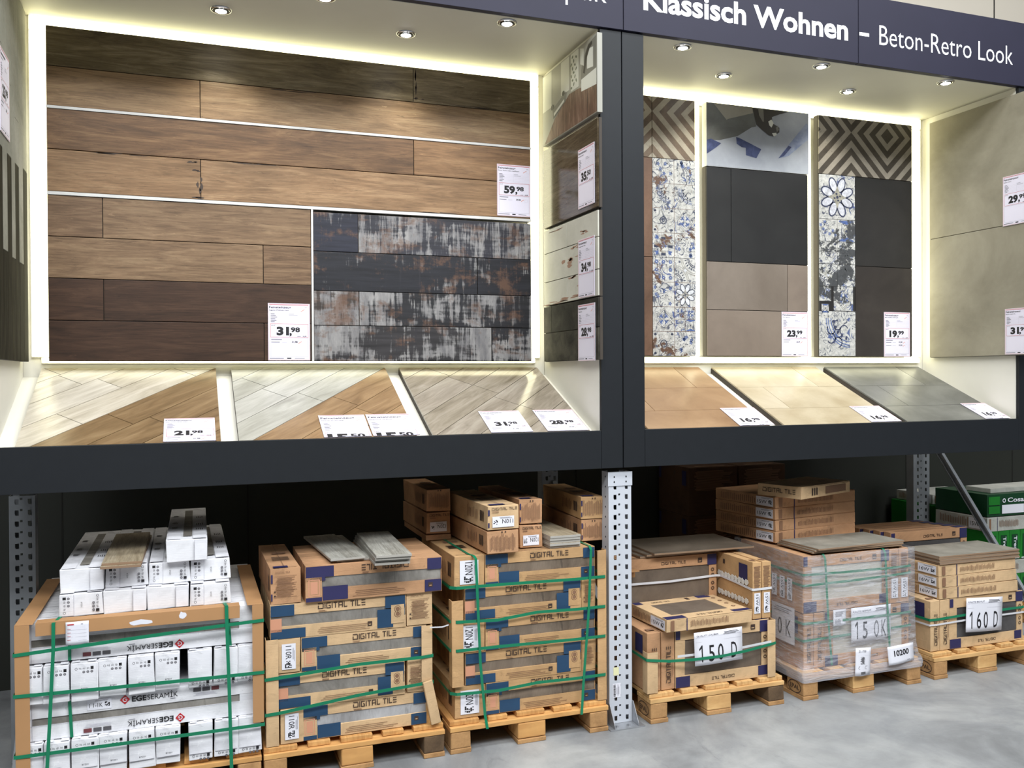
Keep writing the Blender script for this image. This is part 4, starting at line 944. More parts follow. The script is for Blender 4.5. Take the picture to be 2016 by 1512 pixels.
def mk_bigend(W,D,H,kind,cardm,seed,txt='15W'):
    def f(label,cat,group):
        rd=random.Random(seed); r=thing('large_tile_carton',label,cat,None,group); mb=MB()
        mb.box(0,0,0,W,D,H,cardm,.0025,rd); mb.M=front(0,-.0028,0); e=.0006
        if kind=='vtext':
            dtlogo(mb,W*.70,H*.12,W*.34,H*.62,e,M_print,rot=PI/2); lines(mb,W*.78,H*.2,W*.95,H*.6,2,e,M_print2,rd,True,.3)
        else:
            lines(mb,W*.1,H*.52,W*.9,H*.94,18,e,M_print2,rd,False,.5)
        if kind=='corner': mb.rect(W*.02,H*.75,W*.9,H*.97,e,M_navyb)
        mb.M=face((-.0028,D,0),(0,-1,0),(0,0,1)); mb.rect(D*.80,H*.62,D*.93,H*.93,e,M_navyb); mb.rect(D*.55,H*.82,D*.58,H*.90,e*2,M_print); mb.rect(.01,H*.7,D*.1,H-.01,e,M_navyb)
        mb.M=face((0,0,H+.0028),(1,0,0),(0,1,0)); mb.rect(W*.2,.03,W*.8,.06,e,M_print2)
        mb.build('cardboard',r,bevel=.0025)
        if kind=='label':
            mb=MB(); mb.M=front(0,-.0028,0); label_mesh(mb,W*.14,H*.10,W*.70,H*.36,txt,rd,True); mb.build('shipping_label',r)
        return r
    return f
# ---- flat cartons ----
def mk_flat(L,D,H,tile,cardm,seed,window=False,side='label',txt='15W'):
    def f(label,cat,group):
        rd=random.Random(seed); r=thing('flat_tile_carton',label,cat,None,group); mb=MB(); e=.0006
        mb.box(0,0,0,L,D,H-.004,cardm,.002,rd)
        if window:
            f_=.075; mb.box(0,0,H-.0035,L,f_,H,cardm); mb.box(0,D-f_,H-.0035,L,D,H,cardm); mb.box(0,f_,H-.0035,f_,D-f_,H,cardm); mb.box(L-f_*1.3,f_,H-.0035,L,D-f_,H,cardm)
            mb.M=face((0,0,H+.0003),(1,0,0),(0,1,0)); mb.rect(.003,.003,.12,.05,e,M_navyb); mb.rect(L-.11,.003,L-.003,.04,e,M_navyb); mb.rect(.003,D-.05,.05,D-.003,e,M_navyb); mb.rect(L-.12,D-.05,L-.04,D-.003,e,M_navyb)
            dtlogo(mb,L*.38,.02,.02,L*.3,e,M_print,True); dtlogo(mb,L*.2,D-.05,.016,L*.22,e,M_print); mb.rect(L*.62,D-.055,L*.66,D-.02,e*2,M_print)
            for k in range(6): mb.ring(L-.045,.10+k*.06,.006,.012,e*2,M_print2,8)
        else:
            mb.box(.001,.001,H-.0045,L-.001,D-.001,H,cardm)
        mb.M=front(0,-.0022,0)
        if side=='logo': dtlogo(mb,L*.1,H*.35,H*.32,L*.7,e,M_print)
        elif side=='marks':
            for i in range(3): mb.rect(L*.2+.022*i,H*.2,L*.2+.012+.022*i,H*.8,e,M_print)
            mb.rect(L*.48,H*.2,L*.9,H*.8,e,M_print2)
        else:
            mb.rect(L*.22,.0,L*.23,H,e,M_navyb); lines(mb,L*.27,H*.25,L*.72,H*.8,26,e,M_print2,rd,True,.35); mb.rect(L*.04,H*.1,L*.08,H*.9,e,M_print2)
        mb.M=face((-.0022,D,0),(0,-1,0),(0,0,1))
        if side=='marks': dtlogo(mb,D*.12,H*.35,H*.36,D*.75,e,M_print)
        else: lines(mb,D*.1,H*.15,D*.7,H*.85,18,e,M_print2,rd,True,.4)
        mb.build('cardboard',r,bevel=.002)
        if window: mb=MB(); mb.box(.07,.07,H-.0037,L-.09,D-.07,H-.0015,tile); mb.build('exposed_tiles',r)
        if side=='label': mb=MB(); mb.M=face((-.0022,D,0),(0,-1,0),(0,0,1)); label_mesh(mb,D-.15,H*.10,.135,H*.78,txt,rd); mb.build('shipping_label',r)
        return r
    return f
def slab(L,D,H,top,edge,matrix,label,group):
    mb=MB(); mb.box(0,0,0,L,D,H-.0012,edge); mb.box(.0004,.0004,H-.0013,L-.0004,D-.0004,H,top)
    return tag(mb.build('floor_tile',None,matrix,bevel=.0008),label,'tile',group)
# ---- pallets ----
def pallet(x,y,W,D,label,mi,weath=()):
    bm,sm=PW[mi]; rd=random.Random(int(x*100)); r=thing('wooden_pallet',label,'pallet',T(x,y,0),'wooden pallets under the stacked cartons')
    bw=[.145,.10,.145,.10,.145]; gap=(W-sum(bw))/4; X=0
    for i,b in enumerate(bw):
        mb=MB(); mb.box(X+.002,.012+rd.uniform(0,.008),.122,X+b-.002,D-.012,.144,bm,.001,rd); mb.build('deck_board',r,bevel=.003); X+=b+gap
    for yy in (0,D/2-.0725,D-.145):
        mb=MB(); mb.box(0,yy,.100,W,yy+.145,.1215,sm,.001,rd); mb.build('stringer_board',r,bevel=.002)
        for k,(a,b) in enumerate(((0,.10),(W/2-.0725,W/2+.0725),(W-.10,W))):
            mb=MB(); m_=M_oldw if (k in weath and yy==0) else (M_block if k!=1 else sm)
            mb.box(a+.002,yy+.002,.022,b-.002,yy+.143,.0995,m_,.0015,rd); mb.build('block',r,bevel=.006)
    for a,b in ((0,.10),(W/2-.0725,W/2+.0725),(W-.10,W)):
        mb=MB(); mb.box(a,.0,0,b,D,.0215,M_block,.001,rd); mb.build('bottom_board',r,bevel=.003)
    return r
def epal(r,y=.06):
    mb=MB(); mb.M=face((-.0004,y+.125,.022),(0,-1,0),(0,0,1)); n=28
    for i in range(n):
        a,b=2*PI*i/n,2*PI*(i+1)/n; mb.poly([(.062+.050*math.cos(a),.036+.030*math.sin(a)),(.062+.054*math.cos(a),.036+.034*math.sin(a)),(.062+.054*math.cos(b),.036+.034*math.sin(b)),(.062+.050*math.cos(b),.036+.030*math.sin(b))],.0004,M_print)
    mb.text('EPAL',.022,.025,.024,.0004,M_print,bold=.01,width=.08); mb.build('branded_mark',r)
# ---- straps and edge boards ----
def band(pts,wd,width,mat,label,cat='strap',name='strapping_band',group=None,th=.0012):
    wd=Vector(wd).normalized()*width/2; mb=MB(); P=[Vector(p) for p in pts]
    N=[]
    for i in range(len(P)):
        d=(P[min(i+1,len(P)-1)]-P[max(i-1,0)]).normalized(); N.append(d.cross(wd).normalized()*th)
    vs=[];fs=[]
    for p,n in zip(P,N): vs+=[p-wd,p+wd,p+wd+n,p-wd+n]
    for i in range(len(P)-1):
        a=i*4;b=a+4
        for k in range(4): fs.append((a+k,a+(k+1)%4,b+(k+1)%4,b+k))
    fs+=[(0,1,2,3),(len(vs)-1,len(vs)-2,len(vs)-3,len(vs)-4)]
    mb.add(vs,fs,mat); o=mb.build(name); return tag(o,label,cat,group)
def edgeboard(boxes,mat,matrix,label):
    mb=MB(); rd=random.Random(len(label))
    for b in boxes: mb.box(*b,mat,.0008,rd)
    return tag(mb.build('edge_protector',None,matrix,bevel=.0015),label,'edge protector')
def sheet(x,z,w,h,y,draw,label,name='paper_sign',rz=0,tilt=0,cat='paper sign',curl=.006,nx=6):
    """a paper sheet taped to a front, with a slight curl; lettering is a part"""
    r=thing(name,label,cat,Matrix.Translation((x,y,z))@Matrix.Rotation(rz,4,'Z')@Matrix.Rotation(tilt,4,'Y'))
    mb=MB(); fn=lambda u,v: -.001-curl*(math.sin(u/w*5)*.5+.5)*(1-v/h)
    vs=[];fs=[];ny=6
    for j in range(ny+1):
        for i in range(nx+1): u,v=w*i/nx,h*j/ny; vs.append((u,fn(u,v),v))
    for j in range(ny):
        for i in range(nx): a=j*(nx+1)+i; fs.append((a,a+1,a+nx+2,a+nx+1))
    mb.add(vs,fs,M_label); o=mb.build('sheet',r,smooth=True)
    s_=o.modifiers.new('thickness','SOLIDIFY'); s_.thickness=.0006; s_.offset=1
    mb=MB(); draw(mb)
    # drape the lettering over the curled sheet
    for i,p in enumerate(mb.v): mb.v[i]=Vector((p.x,fn(p.x,p.y)-.0016-p.z,p.y))
    mb.f=[f for f in mb.f]; mb.build('lettering',r); return r
# =================== pallets and their cartons ===================
GC='tile carton'
# ---- pallet of white cartons (leftmost) ----
pallet(-.625,.265,.905,1.2,'light wooden pallet under the white cartons at the far left',0)
X0,X1,Yf=-.640,.284,.275; H1=.150
gw='white cartons strapped on the leftmost pallet'
rows=[(.1465,'e'),(.2985,'l'),(.4505,'e'),(.6065,'l')]
ex=[-.640,-.548,-.452,-.350,-.241,-.138]; exr=[-.012,.090,.186]
for ri,(z,t) in enumerate(rows):
    nm=('lowest','second','third','top')[ri]
    if t=='l':
        for k in range(9):
            lab='white carton with EGESERAMIK print on its long side, %s layer'%nm if k==0 else 'white long carton behind the front one, %s layer of leftmost pallet'%nm
            place('ege_long%s'%(ri if k==0 else ''),mk_egelong(.922,.1015,.150 if ri!=3 else .155,10+ri),T(X0+.001,Yf+.012+.1025*k,z),lab,GC,gw if k==0 else gw+', hidden rows %s'%nm)
    else:
        for i,x in enumerate(ex):
            w_=.094 if i<2 else .1005; hh=(.150,.148,.151,.149,.146,.150)[i]-(.0 if ri==0 else .0)
            place('ege_up%d'%i,mk_egeend((.0885,.0925,.0975,.1035,.0985,.0935)[i],.92,.148,'upright',20+i),T(x+.001,Yf-.012-(.004*((i*5)%3)),z),'white carton end with icons, %s from the left in the %s layer'%(('leftmost','second','third','fourth','fifth','sixth')[i],nm),GC,gw)
        for i,x in enumerate(exr):
            place('ege_bl%d'%i,mk_egeend(.0915,.92,.148,'blank',30+i),T(x+.001,Yf-.010,z),'blank white carton end right of the dark gap, %s in the %s layer'%(('left','middle','right')[i],nm),GC,gw)
# loose white cartons on top
zl=.7745+.0025; gt_='loose white cartons lying on the leftmost stack'
for i,(x,kd) in enumerate(((-.496,'flat'),(-.331,'plain'),(-.167,'plain'),(-.002,'flat'))):
    place('ege_loose_%s'%kd,mk_egeend(.1615,.92,.0905,kd,40+(kd=='flat')),T(x,.305-.005*(i%2),zl,.0),'white carton lying flat, lower loose row, %s'%('far left','second from left','third from left','far right with torn corner')[i],GC,gt_)
for i,(x,kd,dy) in enumerate(((-.492,'plain',0),(-.328,'flat',.02),(-.163,'flat',.02),(.000,'flat',.025))):
    place('ege_loose_%s'%kd,None,T(x,.325+dy,zl+.0945,.004*(i-1)),'white carton lying flat, upper loose row, %s'%('far left','second, under the tan tiles','third from left','far right')[i],GC,gt_)
place('ege_loose_plain',None,T(-.092,.312,zl+.189,-.008),'topmost white carton, single one above the loose rows',GC,gt_)
for k in range(2): slab(.152,.72,.011,M_slabt,M_edgeb,T(-.340+.004*k,.262+.012*k,zl+.189+.0114*k,-.02+.015*k),'tan wood look tile on the white cartons, %s of two'%('lower','upper')[k],'loose tan tiles on the white cartons')
# edge boards
edgeboard([(0,0,0,.052,.002,.60),(0,0,0,.002,.05,.60),(0,0,.6005,.065,.85,.6025),(0,0,.55,.0019,.85,.60)],M_kraft,T(-.6445,.2440,.1725),'tan cardboard edge board on the left corner of the white stack')
edgeboard([(0,0,0,.765,.002,.052),(0,0,.0505,.765,.055,.0525)],M_kraft,T(-.571,.2440,.7245),'tan cardboard edge board along the front top of the white stack')
edgeboard([(0,0,.10,.045,.002,.60),(.043,0,.10,.045,.05,.60),(-.02,0,.6005,.045,.85,.6025)],M_kraft,T(.2445,.2440,.1725),'tan cardboard edge board on the right corner of the white stack')

rd=random.Random(4)
for cx,cz,rx,rz_,nm in ((-.19,.744,.05,.012,'long'),(-.03,.757,.014,.018,'small')):
    P=[(cx+rx*math.cos(a*PI/6)*rd.uniform(.8,1.1),cz+rz_*math.sin(a*PI/6)*rd.uniform(.6,1.1)) for a in range(12)]
    mb=MB(); mb.M=front(0,.2436,0); mb.prism(P,.0,.0006,M_label); tag(mb.build('paper_scrap'),'%s torn white paper remain on the front edge board'%nm,'paper')
def d1(mb):
    mb.rect(.006,.078,.03,.083,0,M_red); mb.rect(.055,.079,.062,.083,0,M_lgrey)
    for i in range(4): mb.rect(.006,.062-.014*i,.018,.0635-.014*i,0,M_red); mb.rect(.006,.058-.014*i,.076,.0586-.014*i,0,M_lgrey)
sheet(-.464,.680,.083,.091,.2415,d1,'small white delivery note on the edge board of the white stack','delivery_note',cat='note',curl=.003)
gs='green strapping bands'
for i,(z0,z1) in enumerate(((.659,.706),(.499,.485),(.262,.264))):
    band([(-.650,.90,z0),(-.6495,.2415,z0),(-.30,.2385,z0+(z1-z0)*.42),(.10,.2385,z0+(z1-z0)*.85),(.291,.2400,z1),(.2915,.9,z1)],(0,0,1),.014,M_strap,'green strap running level round the white stack, %s'%('upper','middle','lower')[i],group=gs)
band([(-.49,.9,.781),(-.49,.30,.780),(-.507,.2385,.773),(-.508,.2365,.67),(-.522,.2365,.40),(-.537,.2365,.15),(-.540,.2365,.06)],(1,0,0),.013,M_strap,'green upright strap on the left of the white stack',group=gs)
band([(.135,.30,.7795),(.141,.2385,.781),(.142,.2365,.70),(.150,.2365,.40),(.156,.2365,.10)],(1,0,0),.014,M_strap,'green upright strap on the right of the white stack',group=gs)
band([(.150,.2790,.73),(.158,.2790,.60)],(1,0,0),.010,M_strap,'short green strap piece behind the right upright strap',group=gs)
band([(-.455,.2785,.76),(-.455,.2785,.609)],(1,0,0),.012,M_strap,'short green strap piece on the upper long white carton',group=gs)
band([(-.457,.2785,.448),(-.450,.2785,.30)],(1,0,0),.012,M_strap,'short green strap piece on the lower long white carton',group=gs)

# ---- second pallet: light grey tiles ----
pallet(.288,.262,.800,1.2,'wooden pallet with a dark weathered right block, second from the left',0,(2,))
g2='printed cartons strapped on the second pallet'
LZ=[(.1465,'EL'),(.2980,'LE'),(.4495,'EL'),(.6010,'LE'),(.7525,'EL')]
yb=.300
for li,(z,o) in enumerate(LZ):
    nm=('lowest','second','third','fourth','top')[li]; top=li==4
    H=.150; bl=M_navyb if top else M_blue; cm=M_card3 if top else M_card2
    tile=M_tlight if li in(0,) else M_tgrey
    if o=='EL': exx,lx=(.352,.452) if not top else (.326,.470); 
    else: exx,lx=(.922,.322 if li==3 else .350)
    L=.560 if li!=3 else .595
    if top: L=.612
    hh=.150 if not top else .158
    for k in range(5 if top else 6):
        lab=('carton with printed logo and open tile window, front of the %s layer, second pallet'%nm) if k==0 else 'carton behind the front one in the %s layer of the second pallet'%nm
        place('dtA%d'%li if k==0 else 'dtAh%d'%top,mk_long(L if k==0 else (.560 if not top else .612),.098,hh,'a' if o=='EL' else 'b',tile,bl,cm,50+li,flip=top),T(lx+(0,.003,-.003,.004,0)[li]*(k>0),yb-(.015 if top else 0)+.0995*k-(.004 if k==0 else 0),z,(.006,-.005,.004,-.006,.003)[li] if k==0 else 0),lab,GC,g2 if k==0 else g2+', rows behind, %s'%nm)
    W=.095 if not top else .124
    kd={0:'label',1:'bars',2:'label',3:'bars',4:'bars'}[li]
    if li==3: W=.118
    if li==1: W=.075
    ang=0
    place('dtAe%d'%li,mk_end(W,.60,hh if li!=4 else .152,kd,cm,60+li,'110R',M_navyb if top else None),T(exx if li!=0 else .362,yb-(.012 if li==0 else .004),z+.001,(.03,0,-.01,.012,.01)[li],0,(.0,0,0,0,0)[li]),'carton end facing out, %s layer of the second pallet'%nm,GC,g2)
edgeboard([(0,0,0,.052,.0025,.46),(0,0,0,.0025,.05,.46)],M_card2,T(.301,.2790,.1465),'pale cardboard edge board on the left corner of the second stack')
edgeboard([(0,0,0,.050,.0025,.255),(.0475,0,0,.050,.05,.255)],M_card2,T(.985,.2790,.345),'pale cardboard edge board on the right corner of the second stack')
mb=MB(); mb.box(0,0,0,.046,.012,.200,M_card2,.002,random.Random(3)); tag(mb.build('cardboard_piece',None,T(1.026,.262,.149,0,0,-.20),bevel=.003),'stained cardboard piece leaning at the lower right of the second stack','cardboard')
for i,(z0,z1) in enumerate(((.438,.462),(.286,.341))):
    band([(.297,.9,z0),(.2965,.2765,z0),(.36,.2745,z0+.004),(.70,.2720,(z0+z1)/2+.012),(.98,.2740,z1-.002),(1.038,.2765,z1),(1.0385,.9,z1)],(0,0,1),.014,M_strap,'green strap round the second stack, %s'%('upper','lower')[i],group=gs)
band([(1.02,.262,.595),(1.07,.240,.598),(1.10,.235,.606)],(0,0,1),.006,M_strapw,'loose pale strap end sticking out beside the second stack',group=None)
zt=.7525+.1615
for k in range(2): slab(.155,.62,.010,M_slabg,M_slabe,T(.580+.018*k*0-.0+.03*(1-k),.285+.02*(1-k),zt+.0103*k,.05+.02*k),'grey wood look tile lying on the second stack, %s of two'%('lower','upper')[k],'loose grey tiles on the second stack, left')
for k in range(4): slab(.156,.60,.0115,M_slabg,M_slabe,T(.752+.003*(k%2),.170-.006*k+(.012 if k==1 else 0),zt+.0119*k,-.02-.006*k),'grey wood look tile in the pile of four on the second stack, %s'%('lowest','second','third','topmost, pen marked')[k],'pile of grey tiles on the second stack')

# ---- third pallet ----
pallet(1.114,.262,.800,1.2,'light wooden pallet left of the rack upright, third from the left',0)
g3='printed cartons strapped on the third pallet'
L3=[(.1465,'EL'),(.2975,'LE'),(.4485,'EL'),(.5995,'LE'),(.7505,'EL')]
for li,(z,o) in enumerate(L3):
    nm=('lowest','second','third','fourth','top')[li]
    if o=='EL': exx,lx,L=(1.146,1.296,.565); W=.146
    else: exx,lx,L=(1.792,1.196,.590); W=.072
    for k in range(6):
        lab=('carton with printed logo over a brown tile window, front of the %s layer, third pallet'%nm) if k==0 else 'carton behind the front one in the %s layer of the third pallet'%nm
        place('dtB%d'%li if k==0 else 'dtBh%s'%o,mk_long(L if k==0 else (.565 if o=='EL' else .590),.098,.1495,'a' if o=='EL' else 'b',M_tbrown,M_blue,M_card,80+li),T(lx,yb+.0995*k-(.004 if k==0 else 0),z,(.004,-.004,.006,-.003,.005)[li] if k==0 else 0),lab,GC,g3 if k==0 else g3+', rows behind, %s'%nm)
    place('dtBe%s'%o,mk_end(W,.60,.1495,'label' if o=='EL' else 'bars',M_card,90+li,'120N'),T(exx,yb-.002,z),'carton end facing out, %s layer of the third pallet'%nm,GC,g3)
edgeboard([(0,0,0,.055,.0025,.40),(0,0,0,.0025,.05,.40)],M_card,T(1.128,.2790,.30),'cardboard edge board on the left corner of the third stack')
edgeboard([(0,0,0,.048,.0025,.735),(.0455,0,0,.048,.05,.735)],M_card,T(1.866,.2790,.1465),'cardboard edge board on the right corner of the third stack')
for i,(z0,z1) in enumerate(((.759,.752),(.602,.606),(.469,.461),(.269,.272))):
    sag=(.0,.008,.0,.006)[i]
    band([(1.125,.90,z0),(1.1245,.2990,z0),(1.150,.2765,z0),(1.35,.2740,z0-sag),(1.55,.2740,(z0+z1)/2+sag),(1.75,.2740,z1),(1.905,.2765,z1),(1.9175,.29,z1),(1.918,.9,z1)],(0,0,1),.014,M_strap,'green strap round the third stack, %s'%('topmost','second from the top','third from the top','lowest')[i],group=gs)
band([(1.215,.90,.903),(1.222,.32,.903),(1.238,.2900,.900),(1.243,.2720,.89),(1.254,.2700,.60),(1.262,.2700,.40),(1.283,.2700,.16),(1.290,.2560,.098)],(1,0,0),.013,M_strap,'green upright strap on the left of the third stack',group=gs)
band([(1.835,.60,.903),(1.832,.2950,.903),(1.829,.2720,.89),(1.815,.2700,.60),(1.785,.2700,.25),(1.768,.2560,.10)],(1,0,0),.013,M_strap,'green upright strap on the right of the third stack',group=gs)
zt=.7505+.1495+.0055; gl_='loose cartons lying on the third stack'
R3=lambda a:math.radians(a)
place('L1',mk_end(.155,.62,.108,'vbars',M_card3,101),T(1.296,.262,zt,R3(2)),'loose carton with printed lines, under the carton with the white label',GC,gl_)
place('L2',mk_end(.155,.62,.110,'logo',M_card2,102,'110N',M_navyb),T(1.298,.258,zt+.114,R3(2)),'topmost front carton with logo and white label on the third stack',GC,gl_)
place('L3',mk_end(.118,.60,.108,'logo',M_card3,103,'120N'),T(1.490,.352,zt,R3(1.5)),'loose carton end with a white label, second from left in lower row',GC,gl_)
place('L4',mk_end(.118,.60,.118,'vbars',M_card3,104,blue=M_navyb),T(1.490,.352,zt+.114,R3(1.5)),'loose carton resting above the labelled one on the third stack',GC,gl_)
place('L5',mk_end(.125,.58,.108,'vbars',M_card3,105,blue=M_navyb),T(1.836,.400,zt,R3(-1)),'loose lower carton beside the rack upright on the third stack',GC,gl_)
place('L6',mk_end(.130,.58,.108,'vbars',M_card,106,blue=M_navyb),T(1.832,.395,zt+.114,R3(-3)),'loose upper carton beside the rack upright on the third stack',GC,gl_)
place('L7',mk_end(.125,.48,.108,'logo',M_card3,107,'120N'),T(1.125,.72,zt+.03,R3(1)),'loose carton in the shade at the rear left of the third stack',GC,gl_)
place('L8',mk_end(.125,.48,.112,'vbars',M_card3,108),T(1.127,.72,zt+.144,R3(1)),'uppermost shaded carton at the rear left of the third stack',GC,gl_)
mb=MB(); mb.box(0,0,0,.13,.48,.0255,M_card3); tag(mb.build('cardboard_piece',None,T(1.122,.72,zt-.001)),'flat cardboard layer under the shaded rear cartons','cardboard')
for k in range(5): slab(.160,.60,.0120,M_slabt,M_slabe,T(1.626+(.004,0,.003,.001,.002)[k],.300+(.01,0,.006,.002,.0)[k],zt-.004+.0124*k,R3(.6)),'tan tile in the pile of five beside the loose cartons, %s'%('lowest','second','third','fourth','topmost')[k],'pile of tan tiles on the third stack')

# ---- rack frames ----
def upright(x,y,z1,label,mat,W=.125,D=.075,detail=True):
    r=thing('rack_upright',label,'rack upright',T(x,y,0)); mb=MB(); mb.M=front(0,0,.006); t=-.002
    p=.05; n=int((z1-.01)/p); hw=.016
    def rc(a0,b0,a1,b1): mb.box(a0,b0,t,a1,b1,0,mat)
    A,B=W*.22,W*.72; c=W*.47
    rc(0,0,A,n*p); rc(A+hw,0,c-.005,n*p); rc(c+.005,0,B,n*p); rc(B+hw,0,W,n*p)
    for i in range(n):
        z=i*p
        for q in (A,B):
            rc(q,z,q+hw,z+.012); rc(q,z+.036,q+hw,z+p)
            mb.prism([(q,z+.012),(q+.003,z+.012),(q,z+.020)],t,0,mat)
        rc(c-.005,z,c+.005,z+.032); rc(c-.005,z+.042,c+.005,z+p)
    mb.M=Matrix.Identity(4); Z=n*p+.006
    mb.box(0,.002,.006,.002,D,Z,mat); mb.box(W-.002,.002,.006,W,D,Z,mat); mb.box(.002,D-.002,.006,.03,D,Z,mat); mb.box(W-.03,D-.002,.006,W-.002,D,Z,mat)
    mb.build('post',r)
    if detail:
        mb=MB(); mb.M=face((-.0006,D,.006),(0,-1,0),(0,0,1))
        for i in range(n): mb.disc(D*.55,i*p+.025,.005,.005,.0002,M_hole,10)
        mb.build('side_hole_row',r)
        mb=MB(); mb.box(-.03,-.075,0,W+.035,D+.03,.005,M_galv); mb.prism
        mb.M=face((0,0,0),(0,-1,0),(0,0,1))
        for xx in (-.004,W+.001):
            mb.M=face((xx,0,0),(0,-1,0),(0,0,1)); mb.prism([(-.01,.005),(.072,.005),(.066,.02),(.01,.11),(-.01,.11)],-.0025,0,M_galv)
        mb.M=Matrix.Identity(4); mb.build('foot_plate',r,bevel=.001)
        for bx in (.02,.085):
            mb=MB(); mb.M=T(bx,-.045,.005); mb.lathe([(.0,.009),(.008,.009),(.009,.0)],M_galv,6); mb.build('anchor_bolt',r)
        mb=MB(); mb.M=T(-.004,.03,.085,0,0,-PI/2); mb.lathe([(.0,.008),(.009,.008),(.009,-.001)],M_galv,6); mb.build('side_bolt',r)
        mb=MB(); mb.box(-.004,-.004,Z-.07,W+.004,-.0005,Z,mat); 
        for xx in (.03,.095):
            for zz in (.02,.045): mb.M=front(xx,-.0042,Z-.07+zz); mb.disc(0,0,.004,.005,.0002,M_hole,10)
        mb.build('top_bracket',r)
    return r
u=upright(1.947,.318,1.272,'perforated light grey rack upright between the third and fourth pallets',M_rack)
mb=MB(); mb.M=front(0,-.0006,0); mb.rect(.022,.245,.052,.285,.0006,flat('sticky_note_yellow',(226,224,178),.7)); mb.build('sticky_note',u)
mb=MB(); mb.M=front(0,-.0006,0); mb.rect(.018,.135,.062,.205,.0006,M_label)
for i in range(14): mb.rect(.022,.14+i*.0043,.034,.142+i*.0043+(i%3)*.0005,.0012,M_ink)
rd=random.Random(2); lines(mb,.040,.142,.056,.200,3,.0012,M_grey,rd,True,.4); mb.build('inventory_label',u)
M_rack_shaded=plain('rack_grey_paint_shaded',(134,138,142),.5)  # same rack paint, with the shade under the display put into its colour
upright(1.947,1.20,1.25,'rear rack upright behind the middle frame',M_rack_shaded,.10,.07,False)
upright(-.762,.86,1.25,'perforated rack upright in the shade at the left photo edge',M_rack_shaded,.105,.08,False)
upright(4.985,1.475,1.25,'shaded rear rack upright behind the rightmost pallet',M_rack_shaded,.15,.07,False)
def brace(p,q,label,mat,w_=.036):
    p,q=Vector(p),Vector(q); d=(q-p); L=d.length; zq=d.to_track_quat('Z','X').to_matrix().to_4x4(); zq.translation=p
    mb=MB(); mb.M=zq; mb.box(-w_/2,-.002,0,w_/2,0,L,mat); mb.box(-w_/2,0,0,-w_/2+.002,.024,L,mat); mb.box(w_/2-.002,0,0,w_/2,.024,L,mat); mb.box(-w_/2,.022,0,-w_/2+.008,.024,L,mat); mb.box(w_/2-.008,.022,0,w_/2,.024,L,mat)
    mb.M=Matrix.Identity(4); return tag(mb.build('rack_brace',None),label,'rack brace')
brace((5.055,1.36,1.255),(5.055,.36,.004),'sloping light grey rack brace in front of the green cartons',M_rack_shaded,.045)
brace((2.01,.46,.42),(2.01,1.20,1.10),'rack brace rising behind the middle upright',M_rack_shaded)
brace((2.01,.43,.35),(2.01,1.20,.10),'rack brace falling back behind the middle upright',M_rack_shaded)
brace((-.66,.80,.60),(-.66,.30,.02),'rack brace at the lower left photo edge',M_rack_shaded)

# ---- fourth pallet ----
r=pallet(2.142,.255,.795,1.2,'worn wooden pallet right of the rack upright, fourth from the left',1,(2,)); epal(r,.01)
g4='large cartons on the fourth pallet'
for k in range(9):
    lab='large carton with brown tile window behind the 150 D sheet' if k==0 else 'large carton standing behind the front one on the fourth pallet'
    place('big4' if k==0 else 'big4h',mk_big(.562,.062,.300,M_tcon,M_card2,110),T(2.304,.292+.0635*k,.1465),lab,GC,g4 if k==0 else g4+', rows behind')
for i in range(2): place('big4e',mk_bigend(.075,.60,.298,'vtext',M_card3,112),T(2.143+.080*i,.290,.1465),'large carton end with upright logo lettering, %s one on the fourth pallet'%('left','right')[i],GC,g4)
zc=.1465+.3030
place('flat4',mk_flat(.515,.36,.064,M_tcon,M_card2,113,True,'label'),T(2.228,.240,zc+.001,R3(2.5)),'flat carton with brown tile window lying across the fourth stack',GC,'')
for i in range(2): place('end4',mk_bigend(.0535,.60,.298,'label',M_card,114,'15W'),T(2.771+.059*i,.298,zc+.001),'upright carton with white label on the right of the fourth stack, %s of two'%('left','right')[i],GC,'labelled end cartons on the fourth stack')
M_glue=flat('glue_white',(222,220,214),.6)
for gi,(zz,am) in enumerate(((.185,.008),(.085,.008))):
    mb=MB(); mb.M=face((2.7655,.90,zc),(0,-1,0),(0,0,1))
    for i in range(9):
        a=.28+i*.032; mb.prism([(a,zz+(i%2)*am),(a+.012,zz+.018),(a+.032,zz+.014-(i%2)*am),(a+.038,zz),(a+.024,zz-.015),(a+.008,zz-.012)],0,.0012,M_glue)
    tag(mb.build('glue_trace'),'white wavy glue trace on the side of the upright carton, %s one'%('upper','lower')[gi],'glue trace')
for k in range(5): place('back4' if k==0 else 'back4h',mk_big(.600,.060,.295,M_tcon,M_card3,116),T(2.150,.605+.062*k,zc+.001),'large carton standing at the rear of the fourth stack' if k==0 else 'large carton behind, rear of the fourth stack',GC,'rear cartons of the fourth stack'+(', hidden' if k else ''))
ga='large brown tiles on the fourth stack'
for k,(dx,dy,rz) in enumerate(((-.06,.03,.01),(-.03,.01,.03),(.0,-.02,-.02))):
    slab(.62,.42,.0105,M_slabc,M_edgeb,T(2.335+dx,.578+dy,zc+.2985+.0108*k,rz),'large brown tile on top of the fourth stack, %s'%('lowest','middle','topmost')[k],ga)
edgeboard([(0,0,0,.060,.0025,.205),(0,0,0,.0025,.05,.205)],M_card2,T(2.132,.268,.1465),'cardboard edge board on the left corner of the fourth stack')
edgeboard([(0,0,0,.048,.0025,.30),(.0455,0,0,.048,.05,.30)],M_card2,T(2.842,.268,.1465),'cardboard edge board on the right corner of the fourth stack')
mb=MB(); mb.box(0,0,0,.08,.005,.045,M_kraft); mb.box(0,-.05,.04,.08,.0,.045,M_kraft); tag(mb.build('edge_protector',None,T(2.155,.590,.655)),'short cardboard angle under the white strap of the fourth stack','edge protector')
